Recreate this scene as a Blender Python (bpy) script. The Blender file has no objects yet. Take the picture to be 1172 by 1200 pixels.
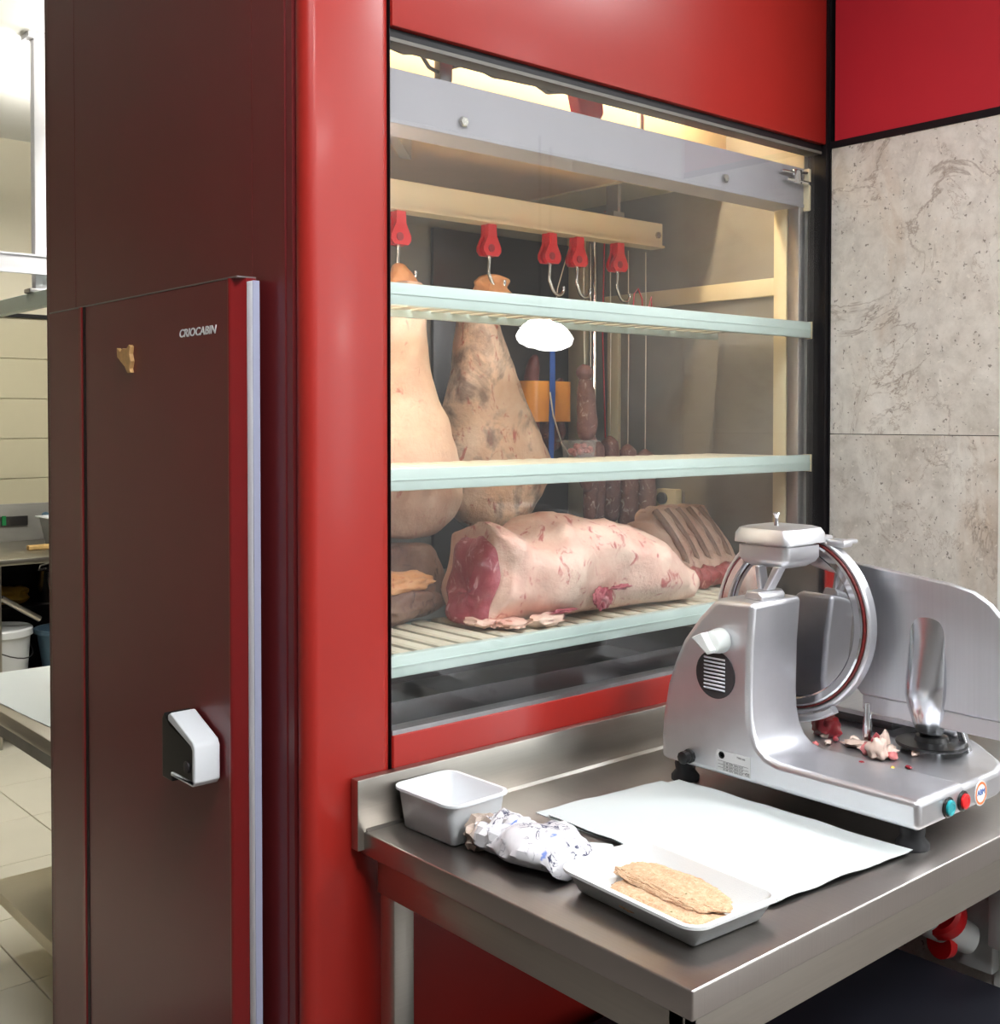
import bpy, bmesh, math, random
from mathutils import Vector, Matrix, noise

# ------------------------------------------------------------------ camera, world, exposure
sc = bpy.context.scene
COL = sc.collection
cam_d = bpy.data.cameras.new('camera')
cam = bpy.data.objects.new('camera', cam_d)
COL.objects.link(cam)
cam.location = (-0.9476, -1.5653, 1.55)
cam.rotation_euler = (math.radians(90 - 1.24), 0, math.radians(49.2226 - 90))
cam_d.sensor_width = 36.0
cam_d.lens = 1340.0 * 36.0 / 1200.0
cam_d.shift_y = -79.0 / 1200.0
cam_d.clip_start = 0.02
sc.camera = cam

world = bpy.data.worlds.new('world')
sc.world = world
world.use_nodes = True
world.node_tree.nodes['Background'].inputs[0].default_value = (1.0, 0.97, 0.92, 1)
world.node_tree.nodes['Background'].inputs[1].default_value = 0.5

sc.view_settings.view_transform = 'Standard'
sc.view_settings.look = 'None'
sc.view_settings.gamma = 1.0
sc.view_settings.use_curve_mapping = False
sc.view_settings.exposure = 0.30
sc.cycles.use_denoising = True
sc.cycles.max_bounces = 10
sc.cycles.transparent_max_bounces = 12
sc.cycles.caustics_reflective = False
sc.cycles.caustics_refractive = False
sc.cycles.sample_clamp_indirect = 8.0

L_SHOP = 41.0      # radiance of the shop ceiling panels
L_KITCHEN = 20.0
L_PENDANT = 45.0
L_CABINET = 85.0

# ------------------------------------------------------------------ materials
def srgb(r, g, b):
    f = lambda c: (c / 255 / 12.92) if c / 255 <= 0.04045 else ((c / 255 + 0.055) / 1.055) ** 2.4
    return (f(r), f(g), f(b), 1)

MATS = {}
def nmat(name):
    m = bpy.data.materials.new(name)
    m.use_nodes = True
    nt = m.node_tree
    MATS[name] = m
    return m, nt, nt.nodes['Principled BSDF']

def coords(nt, scale=(1, 1, 1), kind='Object'):
    tc = nt.nodes.new('ShaderNodeTexCoord')
    mp = nt.nodes.new('ShaderNodeMapping')
    mp.inputs['Scale'].default_value = scale
    nt.links.new(tc.outputs[kind], mp.inputs[0])
    return mp.outputs[0]

def noise_tex(nt, vec, scale, detail=4, rough=0.55, dist=0.0):
    n = nt.nodes.new('ShaderNodeTexNoise')
    n.inputs['Scale'].default_value = scale
    n.inputs['Detail'].default_value = detail
    n.inputs['Roughness'].default_value = rough
    n.inputs['Distortion'].default_value = dist
    nt.links.new(vec, n.inputs['Vector'])
    return n.outputs[0]

def ramp(nt, fac, stops):
    r = nt.nodes.new('ShaderNodeValToRGB')
    e = r.color_ramp.elements
    while len(e) > 1:
        e.remove(e[-1])
    e[0].position, e[0].color = stops[0]
    for p, c in stops[1:]:
        k = e.new(p)
        k.color = c
    nt.links.new(fac, r.inputs[0])
    return r.outputs[0]

def mixc(nt, fac, a, b, mode='MIX'):
    m = nt.nodes.new('ShaderNodeMix')
    m.data_type = 'RGBA'
    m.blend_type = mode
    for s, v in ((m.inputs[0], fac), (m.inputs[6], a), (m.inputs[7], b)):
        if hasattr(v, 'is_linked') or hasattr(v, 'links'):
            nt.links.new(v, s)
        else:
            s.default_value = v
    return m.outputs[2]

def bump(nt, bs, h, strength, dist=0.01):
    b = nt.nodes.new('ShaderNodeBump')
    b.inputs['Strength'].default_value = strength
    b.inputs['Distance'].default_value = dist
    nt.links.new(h, b.inputs['Height'])
    nt.links.new(b.outputs[0], bs.inputs['Normal'])

def plain(name, col, rough=0.5, metal=0.0, spec=0.5, coat=0.0, var=0.0, vscale=8.0, bmp=0.0, bscale=200.0):
    m, nt, bs = nmat(name)
    bs.inputs['Roughness'].default_value = rough
    bs.inputs['Metallic'].default_value = metal
    bs.inputs['Specular IOR Level'].default_value = spec
    bs.inputs['Coat Weight'].default_value = coat
    bs.inputs['Coat Roughness'].default_value = 0.12
    c = srgb(*col)
    v = coords(nt)
    d = tuple(x * (1 - var) for x in c[:3]) + (1,)
    l = tuple(min(1, x * (1 + var)) for x in c[:3]) + (1,)
    nt.links.new(ramp(nt, noise_tex(nt, v, vscale), [(0.3, d), (0.7, l)]), bs.inputs['Base Color'])
    if bmp:
        bump(nt, bs, noise_tex(nt, v, bscale, 3), bmp, 0.002)
    return m

def brushed(name, col, rough=0.28, scale=(4, 4, 300), var=0.04, metal=1.0, blotch=0.06):
    m, nt, bs = nmat(name)
    bs.inputs['Metallic'].default_value = metal
    v = coords(nt, scale)
    v2 = coords(nt)
    c = srgb(*col)
    d = tuple(x * (1 - var) for x in c[:3]) + (1,)
    l = tuple(min(1, x * (1 + var)) for x in c[:3]) + (1,)
    nt.links.new(ramp(nt, noise_tex(nt, v, 1.0, 3), [(0.3, d), (0.7, l)]), bs.inputs['Base Color'])
    lo = (max(0.02, rough - blotch),) * 3 + (1,)
    hi = (rough + blotch,) * 3 + (1,)
    nt.links.new(ramp(nt, noise_tex(nt, v2, 7.0, 4), [(0.35, lo), (0.65, hi)]), bs.inputs['Roughness'])
    bump(nt, bs, noise_tex(nt, v, 1.0, 2), 0.012, 0.0005)
    return m

def emit(name, col, strength):
    m = bpy.data.materials.new(name)
    m.use_nodes = True
    nt = m.node_tree
    nt.nodes.clear()
    o = nt.nodes.new('ShaderNodeOutputMaterial')
    e = nt.nodes.new('ShaderNodeEmission')
    e.inputs[0].default_value = col
    e.inputs[1].default_value = strength
    nt.links.new(e.outputs[0], o.inputs[0])
    MATS[name] = m
    return m

plain('red_lacquer', (152, 35, 28), 0.36, spec=0.36, coat=0.08, var=0.03, bmp=0.015, bscale=900)
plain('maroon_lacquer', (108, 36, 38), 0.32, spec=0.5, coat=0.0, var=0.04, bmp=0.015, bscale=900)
plain('crimson_panel', (190, 40, 52), 0.5, spec=0.3, var=0.02)
plain('black_trim', (14, 10, 14), 0.5, spec=0.3, var=0.05)
plain('black_rubber', (16, 16, 20), 0.55, var=0.1)
plain('black_plastic', (18, 18, 19), 0.3, var=0.08)
plain('navy_plastic', (30, 31, 40), 0.55, spec=0.3, var=0.1)
plain('white_plastic', (224, 227, 230), 0.28, spec=0.5, var=0.01)
plain('pale_plastic', (226, 230, 228), 0.35, var=0.02)
plain('foam', (228, 229, 228), 0.6, var=0.01, bmp=0.12, bscale=500)
plain('paper', (204, 210, 210), 0.75, spec=0.2, var=0.015, vscale=3, bmp=0.05, bscale=60)
plain('gasket', (168, 172, 196), 0.5, var=0.02)
plain('white_gasket', (238, 238, 246), 0.45, var=0.01)
plain('shelf_rail', (198, 214, 208), 0.38, spec=0.5, var=0.03)
plain('shelf_slat', (226, 220, 200), 0.45, var=0.04)
plain('cream_metal', (226, 212, 178), 0.45, var=0.04)
plain('tan_panel', (214, 178, 136), 0.5, var=0.05)
plain('red_plastic', (222, 30, 44), 0.3, coat=0.3, var=0.03)
plain('dark_red_plastic', (150, 22, 40), 0.35, var=0.05)
plain('socket_red', (210, 22, 30), 0.35, var=0.03)
plain('grey_plastic', (196, 198, 196), 0.4, var=0.03)
plain('teal_button', (28, 160, 170), 0.3, coat=0.4, var=0.03)
plain('red_button', (222, 22, 28), 0.3, coat=0.4, var=0.03)
plain('reflected_orange', (250, 160, 50), 0.3, coat=0.4, var=0.08, vscale=20)  # orange of a glass reflection, given to a solid wrapper
plain('blue_strap', (44, 92, 180), 0.5, var=0.06)
plain('blue_plastic', (96, 124, 146), 0.4, var=0.05)
plain('bone', (226, 200, 160), 0.5, var=0.08, vscale=40)
plain('string', (236, 228, 210), 0.8, var=0.04)
plain('white_paint', (240, 240, 236), 0.6, spec=0.3, var=0.01)
plain('warm_wall', (236, 228, 206), 0.6, spec=0.3, var=0.01)
plain('shop_floor', (112, 106, 102), 0.4, var=0.05, vscale=3)
plain('dim_wall', (176, 172, 170), 0.6, spec=0.3, var=0.02)
plain('dimmed_red', (126, 20, 22), 0.32, coat=0.2, var=0.03)  # lacquer red with weak light on the door edges put into its colour
plain('beam_paint', (150, 146, 152), 0.5, spec=0.4, var=0.03)
plain('channel_grey', (104, 100, 94), 0.5, spec=0.3, var=0.05)
plain('shop_wall', (196, 196, 196), 0.6, spec=0.3, var=0.02)
plain('wood', (214, 176, 112), 0.55, var=0.12, vscale=30)
plain('mustard', (190, 150, 60), 0.5, var=0.1)
plain('yellow_plastic', (240, 214, 60), 0.4, var=0.04)
plain('green_plastic', (40, 140, 80), 0.4, var=0.04)
plain('floor_tile', (226, 220, 202), 0.35, var=0.03, vscale=3)
plain('grout', (176, 168, 150), 0.8, var=0.05)
plain('wall_tile', (200, 192, 164), 0.35, var=0.025, vscale=3)
plain('ink_black', (24, 24, 26), 0.5)
plain('white_print', (236, 236, 236), 0.4)
plain('blue_print', (60, 100, 170), 0.5)
plain('orange_print', (230, 130, 70), 0.5)
plain('label_silver', (206, 206, 206), 0.4, metal=0.2)
plain('fat_scrap', (242, 214, 200), 0.4, coat=0.2, var=0.06, vscale=60)
plain('pink_scrap', (226, 130, 130), 0.4, coat=0.3, var=0.15, vscale=120)
plain('red_scrap', (150, 22, 34), 0.35, coat=0.4, var=0.2, vscale=120)
plain('yellow_scrap', (236, 200, 90), 0.4, var=0.1)
plain('blood', (126, 40, 38), 0.4, coat=0.3, var=0.3, vscale=90)
plain('cork_magnet', (206, 160, 104), 0.6, var=0.12, vscale=120)
plain('charcoal', (50, 46, 48), 0.5, var=0.1)

brushed('steel_table', (178, 172, 167), 0.33, (300, 3, 3), var=0.03, blotch=0.04)
brushed('steel_apron', (176, 171, 162), 0.34, (4, 4, 200), var=0.03, blotch=0.03)
brushed('steel_wall', (160, 158, 152), 0.45, (6, 6, 14), var=0.07, blotch=0.1, metal=0.35)
brushed('steel_rail', (170, 168, 170), 0.42, (6, 200, 200), var=0.05)
brushed('steel_dark', (104, 102, 104), 0.35, (6, 6, 80))
brushed('cast_alu', (226, 226, 230), 0.40, (30, 30, 30), var=0.02, blotch=0.03)
brushed('alu_plate', (216, 217, 222), 0.42, (3, 160, 3), var=0.03)
brushed('satin_alu', (226, 228, 234), 0.22, (8, 8, 8), var=0.01, blotch=0.02)
brushed('chrome', (226, 226, 230), 0.08, (8, 8, 8), var=0.01, blotch=0.02)
brushed('blade_steel', (206, 206, 210), 0.05, (8, 8, 8), var=0.01, blotch=0.01)
brushed('hook_steel', (200, 198, 194), 0.16, (8, 8, 8), var=0.03)

emit('lamp_shop', (0.95, 0.98, 1.0, 1), L_SHOP)
emit('lamp_kitchen', (1.0, 0.965, 0.87, 1), L_KITCHEN)
emit('lamp_pendant', (1.0, 0.98, 0.95, 1), L_PENDANT)
emit('added_fill', (1.0, 0.88, 0.70, 1), 40.0)  # glow of the added fill tube inside the cabinet
emit('daylight_pane', (0.92, 0.97, 1.0, 1), 6.0)
emit('lamp_cabinet', (1.0, 0.80, 0.54, 1), L_CABINET)

def glass_mat(name, f0, tint, milk):
    m = bpy.data.materials.new(name)
    m.use_nodes = True
    nt = m.node_tree
    nt.nodes.clear()
    o = nt.nodes.new('ShaderNodeOutputMaterial')
    tr = nt.nodes.new('ShaderNodeBsdfTransparent')
    tr.inputs[0].default_value = tint
    gl = nt.nodes.new('ShaderNodeBsdfGlossy')
    gl.inputs['Roughness'].default_value = 0.01
    lw = nt.nodes.new('ShaderNodeLayerWeight')
    lw.inputs[0].default_value = 0.5
    pw = nt.nodes.new('ShaderNodeMath'); pw.operation = 'POWER'; pw.inputs[1].default_value = 5.0
    nt.links.new(lw.outputs['Facing'], pw.inputs[0])
    fr = nt.nodes.new('ShaderNodeMath'); fr.operation = 'MULTIPLY_ADD'
    fr.inputs[1].default_value = 1 - f0; fr.inputs[2].default_value = f0
    nt.links.new(pw.outputs[0], fr.inputs[0])
    m1 = nt.nodes.new('ShaderNodeMixShader')
    nt.links.new(fr.outputs[0], m1.inputs[0])
    nt.links.new(tr.outputs[0], m1.inputs[1])
    nt.links.new(gl.outputs[0], m1.inputs[2])
    df = nt.nodes.new('ShaderNodeBsdfDiffuse')
    v = coords(nt)
    m2 = nt.nodes.new('ShaderNodeMixShader')
    nt.links.new(ramp(nt, noise_tex(nt, v, 3.0, 5), [(0.3, (milk * 0.5,) * 3 + (1,)), (0.75, (milk * 1.6,) * 3 + (1,))]), m2.inputs[0])
    nt.links.new(m1.outputs[0], m2.inputs[1])
    nt.links.new(df.outputs[0], m2.inputs[2])
    nt.links.new(m2.outputs[0], o.inputs[0])
    MATS[name] = m
    return m
glass_mat('window_glass', 0.045, (0.985, 0.992, 0.988, 1), 0.010)
glass_mat('clear_plastic', 0.04, (0.9, 0.9, 0.9, 1), 0.10)

plain_coords = coords
def marble():
    m, nt, bs = nmat('marble')
    oi = nt.nodes.new('ShaderNodeObjectInfo')
    sca = nt.nodes.new('ShaderNodeMath'); sca.operation = 'MULTIPLY'; sca.inputs[1].default_value = 20.0
    nt.links.new(oi.outputs['Random'], sca.inputs[0])
    def coords(nt, scale=(1, 1, 1), kind='Object'):
        ad = nt.nodes.new('ShaderNodeVectorMath'); ad.operation = 'ADD'
        nt.links.new(plain_coords(nt, scale, kind), ad.inputs[0])
        nt.links.new(sca.outputs[0], ad.inputs[1])
        return ad.outputs[0]
    v = coords(nt, (1, 1, 1), 'Object')
    b1 = ramp(nt, noise_tex(nt, v, 3.2, 10, 0.68, 0.5), [(0.34, srgb(186, 177, 166)), (0.46, srgb(216, 210, 201)), (0.56, srgb(230, 225, 217)), (0.66, srgb(246, 243, 237))])
    b2 = ramp(nt, noise_tex(nt, v, 26, 8, 0.7, 0.3), [(0.36, srgb(176, 168, 158)), (0.52, srgb(218, 212, 204)), (0.66, srgb(236, 231, 224))])
    base = mixc(nt, 0.38, b1, b2)
    vs = coords(nt, (1, 1, 0.45), 'Object')
    brown = ramp(nt, noise_tex(nt, vs, 3.0, 7, 0.6, 0.8), [(0.56, (0, 0, 0, 1)), (0.72, (0.55, 0.55, 0.55, 1))])
    c = mixc(nt, brown, base, srgb(182, 148, 112))
    # thin dark veins where a warped noise crosses its middle value
    n = noise_tex(nt, v, 2.6, 8, 0.62, 0.9)
    vein = ramp(nt, n, [(0.490, (0, 0, 0, 1)), (0.5, (0.6, 0.6, 0.6, 1)), (0.510, (0, 0, 0, 1))])
    patch = ramp(nt, noise_tex(nt, v, 4.0, 3), [(0.44, (0, 0, 0, 1)), (0.54, (1, 1, 1, 1))])
    mm = nt.nodes.new('ShaderNodeMath'); mm.operation = 'MULTIPLY'
    nt.links.new(vein, mm.inputs[0]); nt.links.new(patch, mm.inputs[1])
    c = mixc(nt, mm.outputs[0], c, srgb(128, 106, 88))
    n2 = noise_tex(nt, coords(nt, (1, 1.2, 0.8)), 6.5, 9, 0.66, 0.7)
    v2 = ramp(nt, n2, [(0.490, (0, 0, 0, 1)), (0.5, (0.5, 0.5, 0.5, 1)), (0.510, (0, 0, 0, 1))])
    p2 = ramp(nt, noise_tex(nt, coords(nt, (1, 1, 0.7)), 3.4, 3), [(0.47, (0, 0, 0, 1)), (0.56, (1, 1, 1, 1))])
    m3 = nt.nodes.new('ShaderNodeMath'); m3.operation = 'MULTIPLY'
    nt.links.new(v2, m3.inputs[0]); nt.links.new(p2, m3.inputs[1])
    c = mixc(nt, m3.outputs[0], c, srgb(140, 112, 90))
    lw = ramp(nt, noise_tex(nt, coords(nt, (1, 1.5, 0.7)), 5.0, 8, 0.66, 1.0), [(0.57, (0, 0, 0, 1)), (0.62, (0.45, 0.45, 0.45, 1))])
    c = mixc(nt, lw, c, srgb(238, 234, 226))
    sp = ramp(nt, noise_tex(nt, v, 95, 2), [(0.66, (0, 0, 0, 1)), (0.72, (0.8, 0.8, 0.8, 1))])
    c = mixc(nt, sp, c, srgb(120, 110, 100))
    sw = ramp(nt, noise_tex(nt, coords(nt, (1.3, 1, 1)), 60, 3), [(0.64, (0, 0, 0, 1)), (0.70, (0.7, 0.7, 0.7, 1))])
    c = mixc(nt, sw, c, srgb(236, 230, 220))
    nt.links.new(c, bs.inputs['Base Color'])
    bs.inputs['Roughness'].default_value = 0.35
marble()

def meat(name, base, alt, spots, red=0.62, scale=7.0, rough=0.42, dark=None):
    m, nt, bs = nmat(name)
    v = coords(nt)
    c = ramp(nt, noise_tex(nt, v, scale, 5, 0.6, 0.4), [(0.32, srgb(*base)), (0.68, srgb(*alt))])
    f = ramp(nt, noise_tex(nt, coords(nt, (1, 1, 0.6)), scale * 2.6, 6, 0.62, 1.2), [(red, (0, 0, 0, 1)), (red + 0.09, (0.85, 0.85, 0.85, 1))])
    c = mixc(nt, f, c, srgb(*spots))
    if dark:
        g = ramp(nt, noise_tex(nt, coords(nt, (1, 1, 0.8)), scale * 0.9, 6, 0.6, 0.5), [(0.50, (0, 0, 0, 1)), (0.62, (0.85, 0.85, 0.85, 1))])
        c = mixc(nt, g, c, srgb(*dark))
    nt.links.new(c, bs.inputs['Base Color'])
    bs.inputs['Roughness'].default_value = rough
    bs.inputs['Coat Weight'].default_value = 0.15
    bs.inputs['Coat Roughness'].default_value = 0.25
    bs.inputs['Subsurface Weight'].default_value = 0.0
    bump(nt, bs, noise_tex(nt, v, 45, 6, 0.65), 0.6, 0.008)
    return m
meat('fat', (232, 178, 162), (242, 212, 194), (196, 92, 92), 0.575, 12.0)
meat('lean', (150, 50, 66), (182, 96, 104), (222, 170, 172), 0.56, 16.0)
meat('aged_ham', (226, 180, 144), (242, 212, 184), (186, 80, 70), 0.57, 12.0, dark=(128, 104, 92))
meat('aged_pale', (234, 188, 164), (242, 216, 192), (210, 124, 112), 0.61, 8.0)
meat('aged_dark', (120, 84, 74), (176, 142, 122), (74, 46, 44), 0.56, 9.0)
meat('rib_meat', (196, 152, 134), (216, 184, 164), (150, 84, 80), 0.6, 10.0)
meat('rib_lean', (150, 60, 60), (186, 104, 100), (224, 170, 160), 0.58, 20.0)
meat('salami', (120, 84, 82), (146, 108, 102), (208, 186, 176), 0.58, 26.0, rough=0.55)
meat('chorizo', (92, 36, 32), (122, 52, 44), (190, 110, 80), 0.6, 30.0)
meat('shank_end', (240, 166, 110), (246, 190, 140), (220, 120, 80), 0.6, 20.0)

def crumbs():
    m, nt, bs = nmat('breadcrumb')
    v = coords(nt)
    c = ramp(nt, noise_tex(nt, v, 130, 5, 0.7), [(0.3, srgb(206, 160, 122)), (0.55, srgb(226, 188, 152)), (0.75, srgb(238, 212, 182))])
    g = ramp(nt, noise_tex(nt, v, 160, 2), [(0.70, (0, 0, 0, 1)), (0.73, (0.9, 0.9, 0.9, 1))])
    c = mixc(nt, g, c, srgb(96, 110, 60))
    nt.links.new(c, bs.inputs['Base Color'])
    bs.inputs['Roughness'].default_value = 0.85
    bump(nt, bs, noise_tex(nt, v, 260, 4, 0.7), 0.9, 0.004)
crumbs()

def printed():
    m, nt, bs = nmat('printed_paper')
    v = coords(nt)
    n = noise_tex(nt, v, 34, 3, 0.5, 1.2)
    line = ramp(nt, n, [(0.465, (0, 0, 0, 1)), (0.492, (1, 1, 1, 1)), (0.508, (1, 1, 1, 1)), (0.535, (0, 0, 0, 1))])
    msk = ramp(nt, noise_tex(nt, v, 16, 2), [(0.42, (0, 0, 0, 1)), (0.52, (1, 1, 1, 1))])
    mm = nt.nodes.new('ShaderNodeMath'); mm.operation = 'MULTIPLY'
    nt.links.new(line, mm.inputs[0]); nt.links.new(msk, mm.inputs[1])
    c = mixc(nt, mm.outputs[0], srgb(208, 205, 208), srgb(40, 42, 78))
    b = ramp(nt, noise_tex(nt, coords(nt, (1, 1.2, 1)), 38, 3), [(0.64, (0, 0, 0, 1)), (0.70, (0.8, 0.8, 0.8, 1))])
    c = mixc(nt, b, c, srgb(72, 112, 200))
    nt.links.new(c, bs.inputs['Base Color'])
    bs.inputs['Roughness'].default_value = 0.55
printed()
plain('kraft_crumple', (176, 158, 146), 0.5, var=0.3, vscale=30)

# ------------------------------------------------------------------ mesh helpers
class MB:
    def __init__(self):
        self.bm = bmesh.new()
    def box(self, x0, x1, y0, y1, z0, z1, bev=0.0, seg=2):
        r = bmesh.ops.create_cube(self.bm, size=1.0)
        vs = r['verts']
        for v in vs:
            v.co = Vector(((x0 + x1) / 2 + v.co.x * (x1 - x0), (y0 + y1) / 2 + v.co.y * (y1 - y0), (z0 + z1) / 2 + v.co.z * (z1 - z0)))
        if bev:
            es = list({e for v in vs for e in v.link_edges})
            bmesh.ops.bevel(self.bm, geom=es, offset=bev, segments=seg, affect='EDGES', profile=0.5)
        return self
    def rings(self, rings, cap=True, closed=False):
        bm = self.bm
        R = [[bm.verts.new(p) for p in r] for r in rings]
        n = len(R[0])
        m = len(R)
        for i in range(m if closed else m - 1):
            a, b = R[i], R[(i + 1) % m]
            for j in range(n):
                bm.faces.new((a[j], a[(j + 1) % n], b[(j + 1) % n], b[j]))
        if cap and not closed:
            bm.faces.new(list(reversed(R[0])))
            bm.faces.new(R[-1])
        return self
    def prism(self, poly, axis, a0, a1):
        def P(u, v, a):
            return {'x': (a, u, v), 'y': (u, a, v), 'z': (u, v, a)}[axis]
        self.rings([[P(u, v, a0) for u, v in poly], [P(u, v, a1) for u, v in poly]])
        return self
    def tube(self, pts, r, n=10, closed=False):
        pts = [Vector(p) for p in pts]
        rad = r if isinstance(r, (list, tuple)) else [r] * len(pts)
        rings = []
        up = None
        m = len(pts)
        for i, p in enumerate(pts):
            if closed:
                t = pts[(i + 1) % m] - pts[i - 1]
            else:
                t = pts[min(i + 1, m - 1)] - pts[max(i - 1, 0)]
            t.normalize()
            if up is None:
                up = Vector((0, 0, 1)) if abs(t.z) < 0.9 else Vector((1, 0, 0))
            s = t.cross(up).normalized()
            up = s.cross(t).normalized()
            rings.append([p + (s * math.cos(2 * math.pi * k / n) + up * math.sin(2 * math.pi * k / n)) * rad[i] for k in range(n)])
        return self.rings(rings, True, closed)
    def lathe(self, prof, c, axis=(0, 0, 1), n=32):
        ax = Vector(axis).normalized()
        s = ax.cross(Vector((0, 0, 1)) if abs(ax.z) < 0.9 else Vector((1, 0, 0))).normalized()
        u = s.cross(ax)
        c = Vector(c)
        return self.rings([[c + ax * h + (s * math.cos(2 * math.pi * k / n) + u * math.sin(2 * math.pi * k / n)) * max(r, 1e-4) for k in range(n)] for r, h in prof])
    def blob(self, c, r, amp=0.2, freq=3.0, seed=0, sub=3):
        rr = bmesh.ops.create_icosphere(self.bm, subdivisions=sub, radius=1.0)
        for v in rr['verts']:
            d = v.co.normalized()
            k = 1 + amp * noise.noise(d * freq + Vector((seed * 3.1, seed * 1.7, 0)))
            v.co = Vector((c[0] + d.x * r[0] * k, c[1] + d.y * r[1] * k, c[2] + d.z * r[2] * k))
        return self
    def rot(self, ang, axis, c):
        M = Matrix.Translation(c) @ Matrix.Rotation(ang, 4, axis) @ Matrix.Translation(-Vector(c))
        self.bm.transform(M)
        return self

WL = {}
def finish(o, loc, parent):
    o.location = Vector(loc) - (WL[parent.name] if parent else Vector((0, 0, 0)))
    if parent:
        o.parent = parent
    WL[o.name] = Vector(loc)

def build(name, mb, mat, parent=None, smooth=35, bevel=0.0, subsurf=0, origin=None):
    bm = mb.bm
    bmesh.ops.recalc_face_normals(bm, faces=bm.faces)
    xs = [v.co for v in bm.verts]
    lo = Vector((min(v.x for v in xs), min(v.y for v in xs), min(v.z for v in xs)))
    hi = Vector((max(v.x for v in xs), max(v.y for v in xs), max(v.z for v in xs)))
    c = Vector(((lo.x + hi.x) / 2, (lo.y + hi.y) / 2, lo.z)) if origin is None else Vector(origin)
    for v in bm.verts:
        v.co -= c
    me = bpy.data.meshes.new(name)
    bm.to_mesh(me)
    bm.free()
    me.materials.append(MATS[mat])
    if smooth:
        me.polygons.foreach_set('use_smooth', [True] * len(me.polygons))
        me.set_sharp_from_angle(angle=math.radians(smooth))
    o = bpy.data.objects.new(name, me)
    COL.objects.link(o)
    finish(o, c, parent)
    if bevel:
        b = o.modifiers.new('bevel', 'BEVEL')
        b.width = bevel
        b.segments = 4
        b.limit_method = 'ANGLE'
        b.angle_limit = math.radians(35)
        b.harden_normals = False
    if subsurf:
        s = o.modifiers.new('subsurf', 'SUBSURF')
        s.levels = s.render_levels = subsurf
    return o

def tag(o, label, cat, group=None):
    o['label'] = label
    o['category'] = cat
    if group:
        o['group'] = group
    return o

def struct(o, label=None, cat=None):
    o['kind'] = 'structure'
    if label:
        o['label'] = label
    if cat:
        o['category'] = cat
    return o

def thing(name, label, cat, loc, group=None):
    o = bpy.data.objects.new(name, None)
    o.empty_display_size = 0.05
    COL.objects.link(o)
    finish(o, loc, None)
    return tag(o, label, cat, group)

def copy_tree(o, off, label=None, parent=None):
    c = o.copy()
    COL.objects.link(c)
    if parent is None:
        c.location = o.location + Vector(off)
        WL[c.name] = c.location.copy()
        if label:
            c['label'] = label
    else:
        c.parent = parent
    for ch in [x for x in bpy.data.objects if x.parent == o]:
        copy_tree(ch, off, None, c)
    return c

def text_part(name, body, size, mat, parent, origin, xdir, ydir, depth=0.0006, shear=0.0, align='CENTER', wide=1.0, bold=0.0):
    cu = bpy.data.curves.new(name, 'FONT')
    cu.body = body
    cu.size = size
    cu.extrude = depth
    cu.shear = shear
    cu.offset = bold
    cu.align_x = align
    cu.align_y = 'CENTER'
    cu.resolution_u = 3
    tmp = bpy.data.objects.new('tmp_text', cu)
    COL.objects.link(tmp)
    dg = bpy.context.evaluated_depsgraph_get()
    me = bpy.data.meshes.new_from_object(tmp.evaluated_get(dg))
    bpy.data.objects.remove(tmp)
    me.name = name
    xd = Vector(xdir).normalized(); yd = Vector(ydir).normalized(); zd = xd.cross(yd)
    for v in me.vertices:
        v.co = xd * v.co.x * wide + yd * v.co.y + zd * v.co.z
    me.materials.clear()
    me.materials.append(MATS[mat])
    o = bpy.data.objects.new(name, me)
    COL.objects.link(o)
    finish(o, origin, parent)
    return o

def rounded(x0, x1, y0, y1, r, n=5):
    pts = []
    for cx, cy, a0 in ((x1 - r, y1 - r, 0), (x0 + r, y1 - r, 90), (x0 + r, y0 + r, 180), (x1 - r, y0 + r, 270)):
        for k in range(n + 1):
            a = math.radians(a0 + 90 * k / n)
            pts.append((cx + r * math.cos(a), cy + r * math.sin(a)))
    return pts

def part(name, fn, mat, parent, **kw):
    m = MB()
    fn(m)
    return build(name, m, mat, parent, **kw)

# ------------------------------------------------------------------ the room
WX = 1.445          # face of the stone wall
CH = 3.05
fl = struct(build('floor', MB().box(-4.0, 6.0, -5.5, 5.4, -0.10, -0.012), 'grout'), 'pale tiled floor seen through the kitchen gap', 'floor')
ts = 0.45
tile_me = None
for i in range(-1, 5):
    for j in range(2, 10):
        x0 = 0.12 + (i - 1) * ts; y0 = 0.30 + j * ts
        if tile_me is None:
            o = part('floor_tile', lambda m: m.box(x0, x0 + ts - 0.004, y0, y0 + ts - 0.004, -0.012, 0.0, 0.0012, 1), 'floor_tile', fl)
            tile_me = o
        else:
            o = tile_me.copy(); COL.objects.link(o)
            o.location = tile_me.location + Vector((x0 - 0.12 + 2 * ts, y0 - 0.30 - 2 * ts, 0))
# remaining floor covering, out of view
f2 = part('floor_covering', lambda m: (m.box(-4, 6, -5.5, 1.19, -0.012, 0.0), m.box(-4, -0.79, 1.19, 5.4, -0.012, 0.0), m.box(1.925, 6, 1.19, 5.4, -0.012, 0.0)), 'shop_floor', fl, smooth=0)
f2['kind'] = 'stuff'

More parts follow.
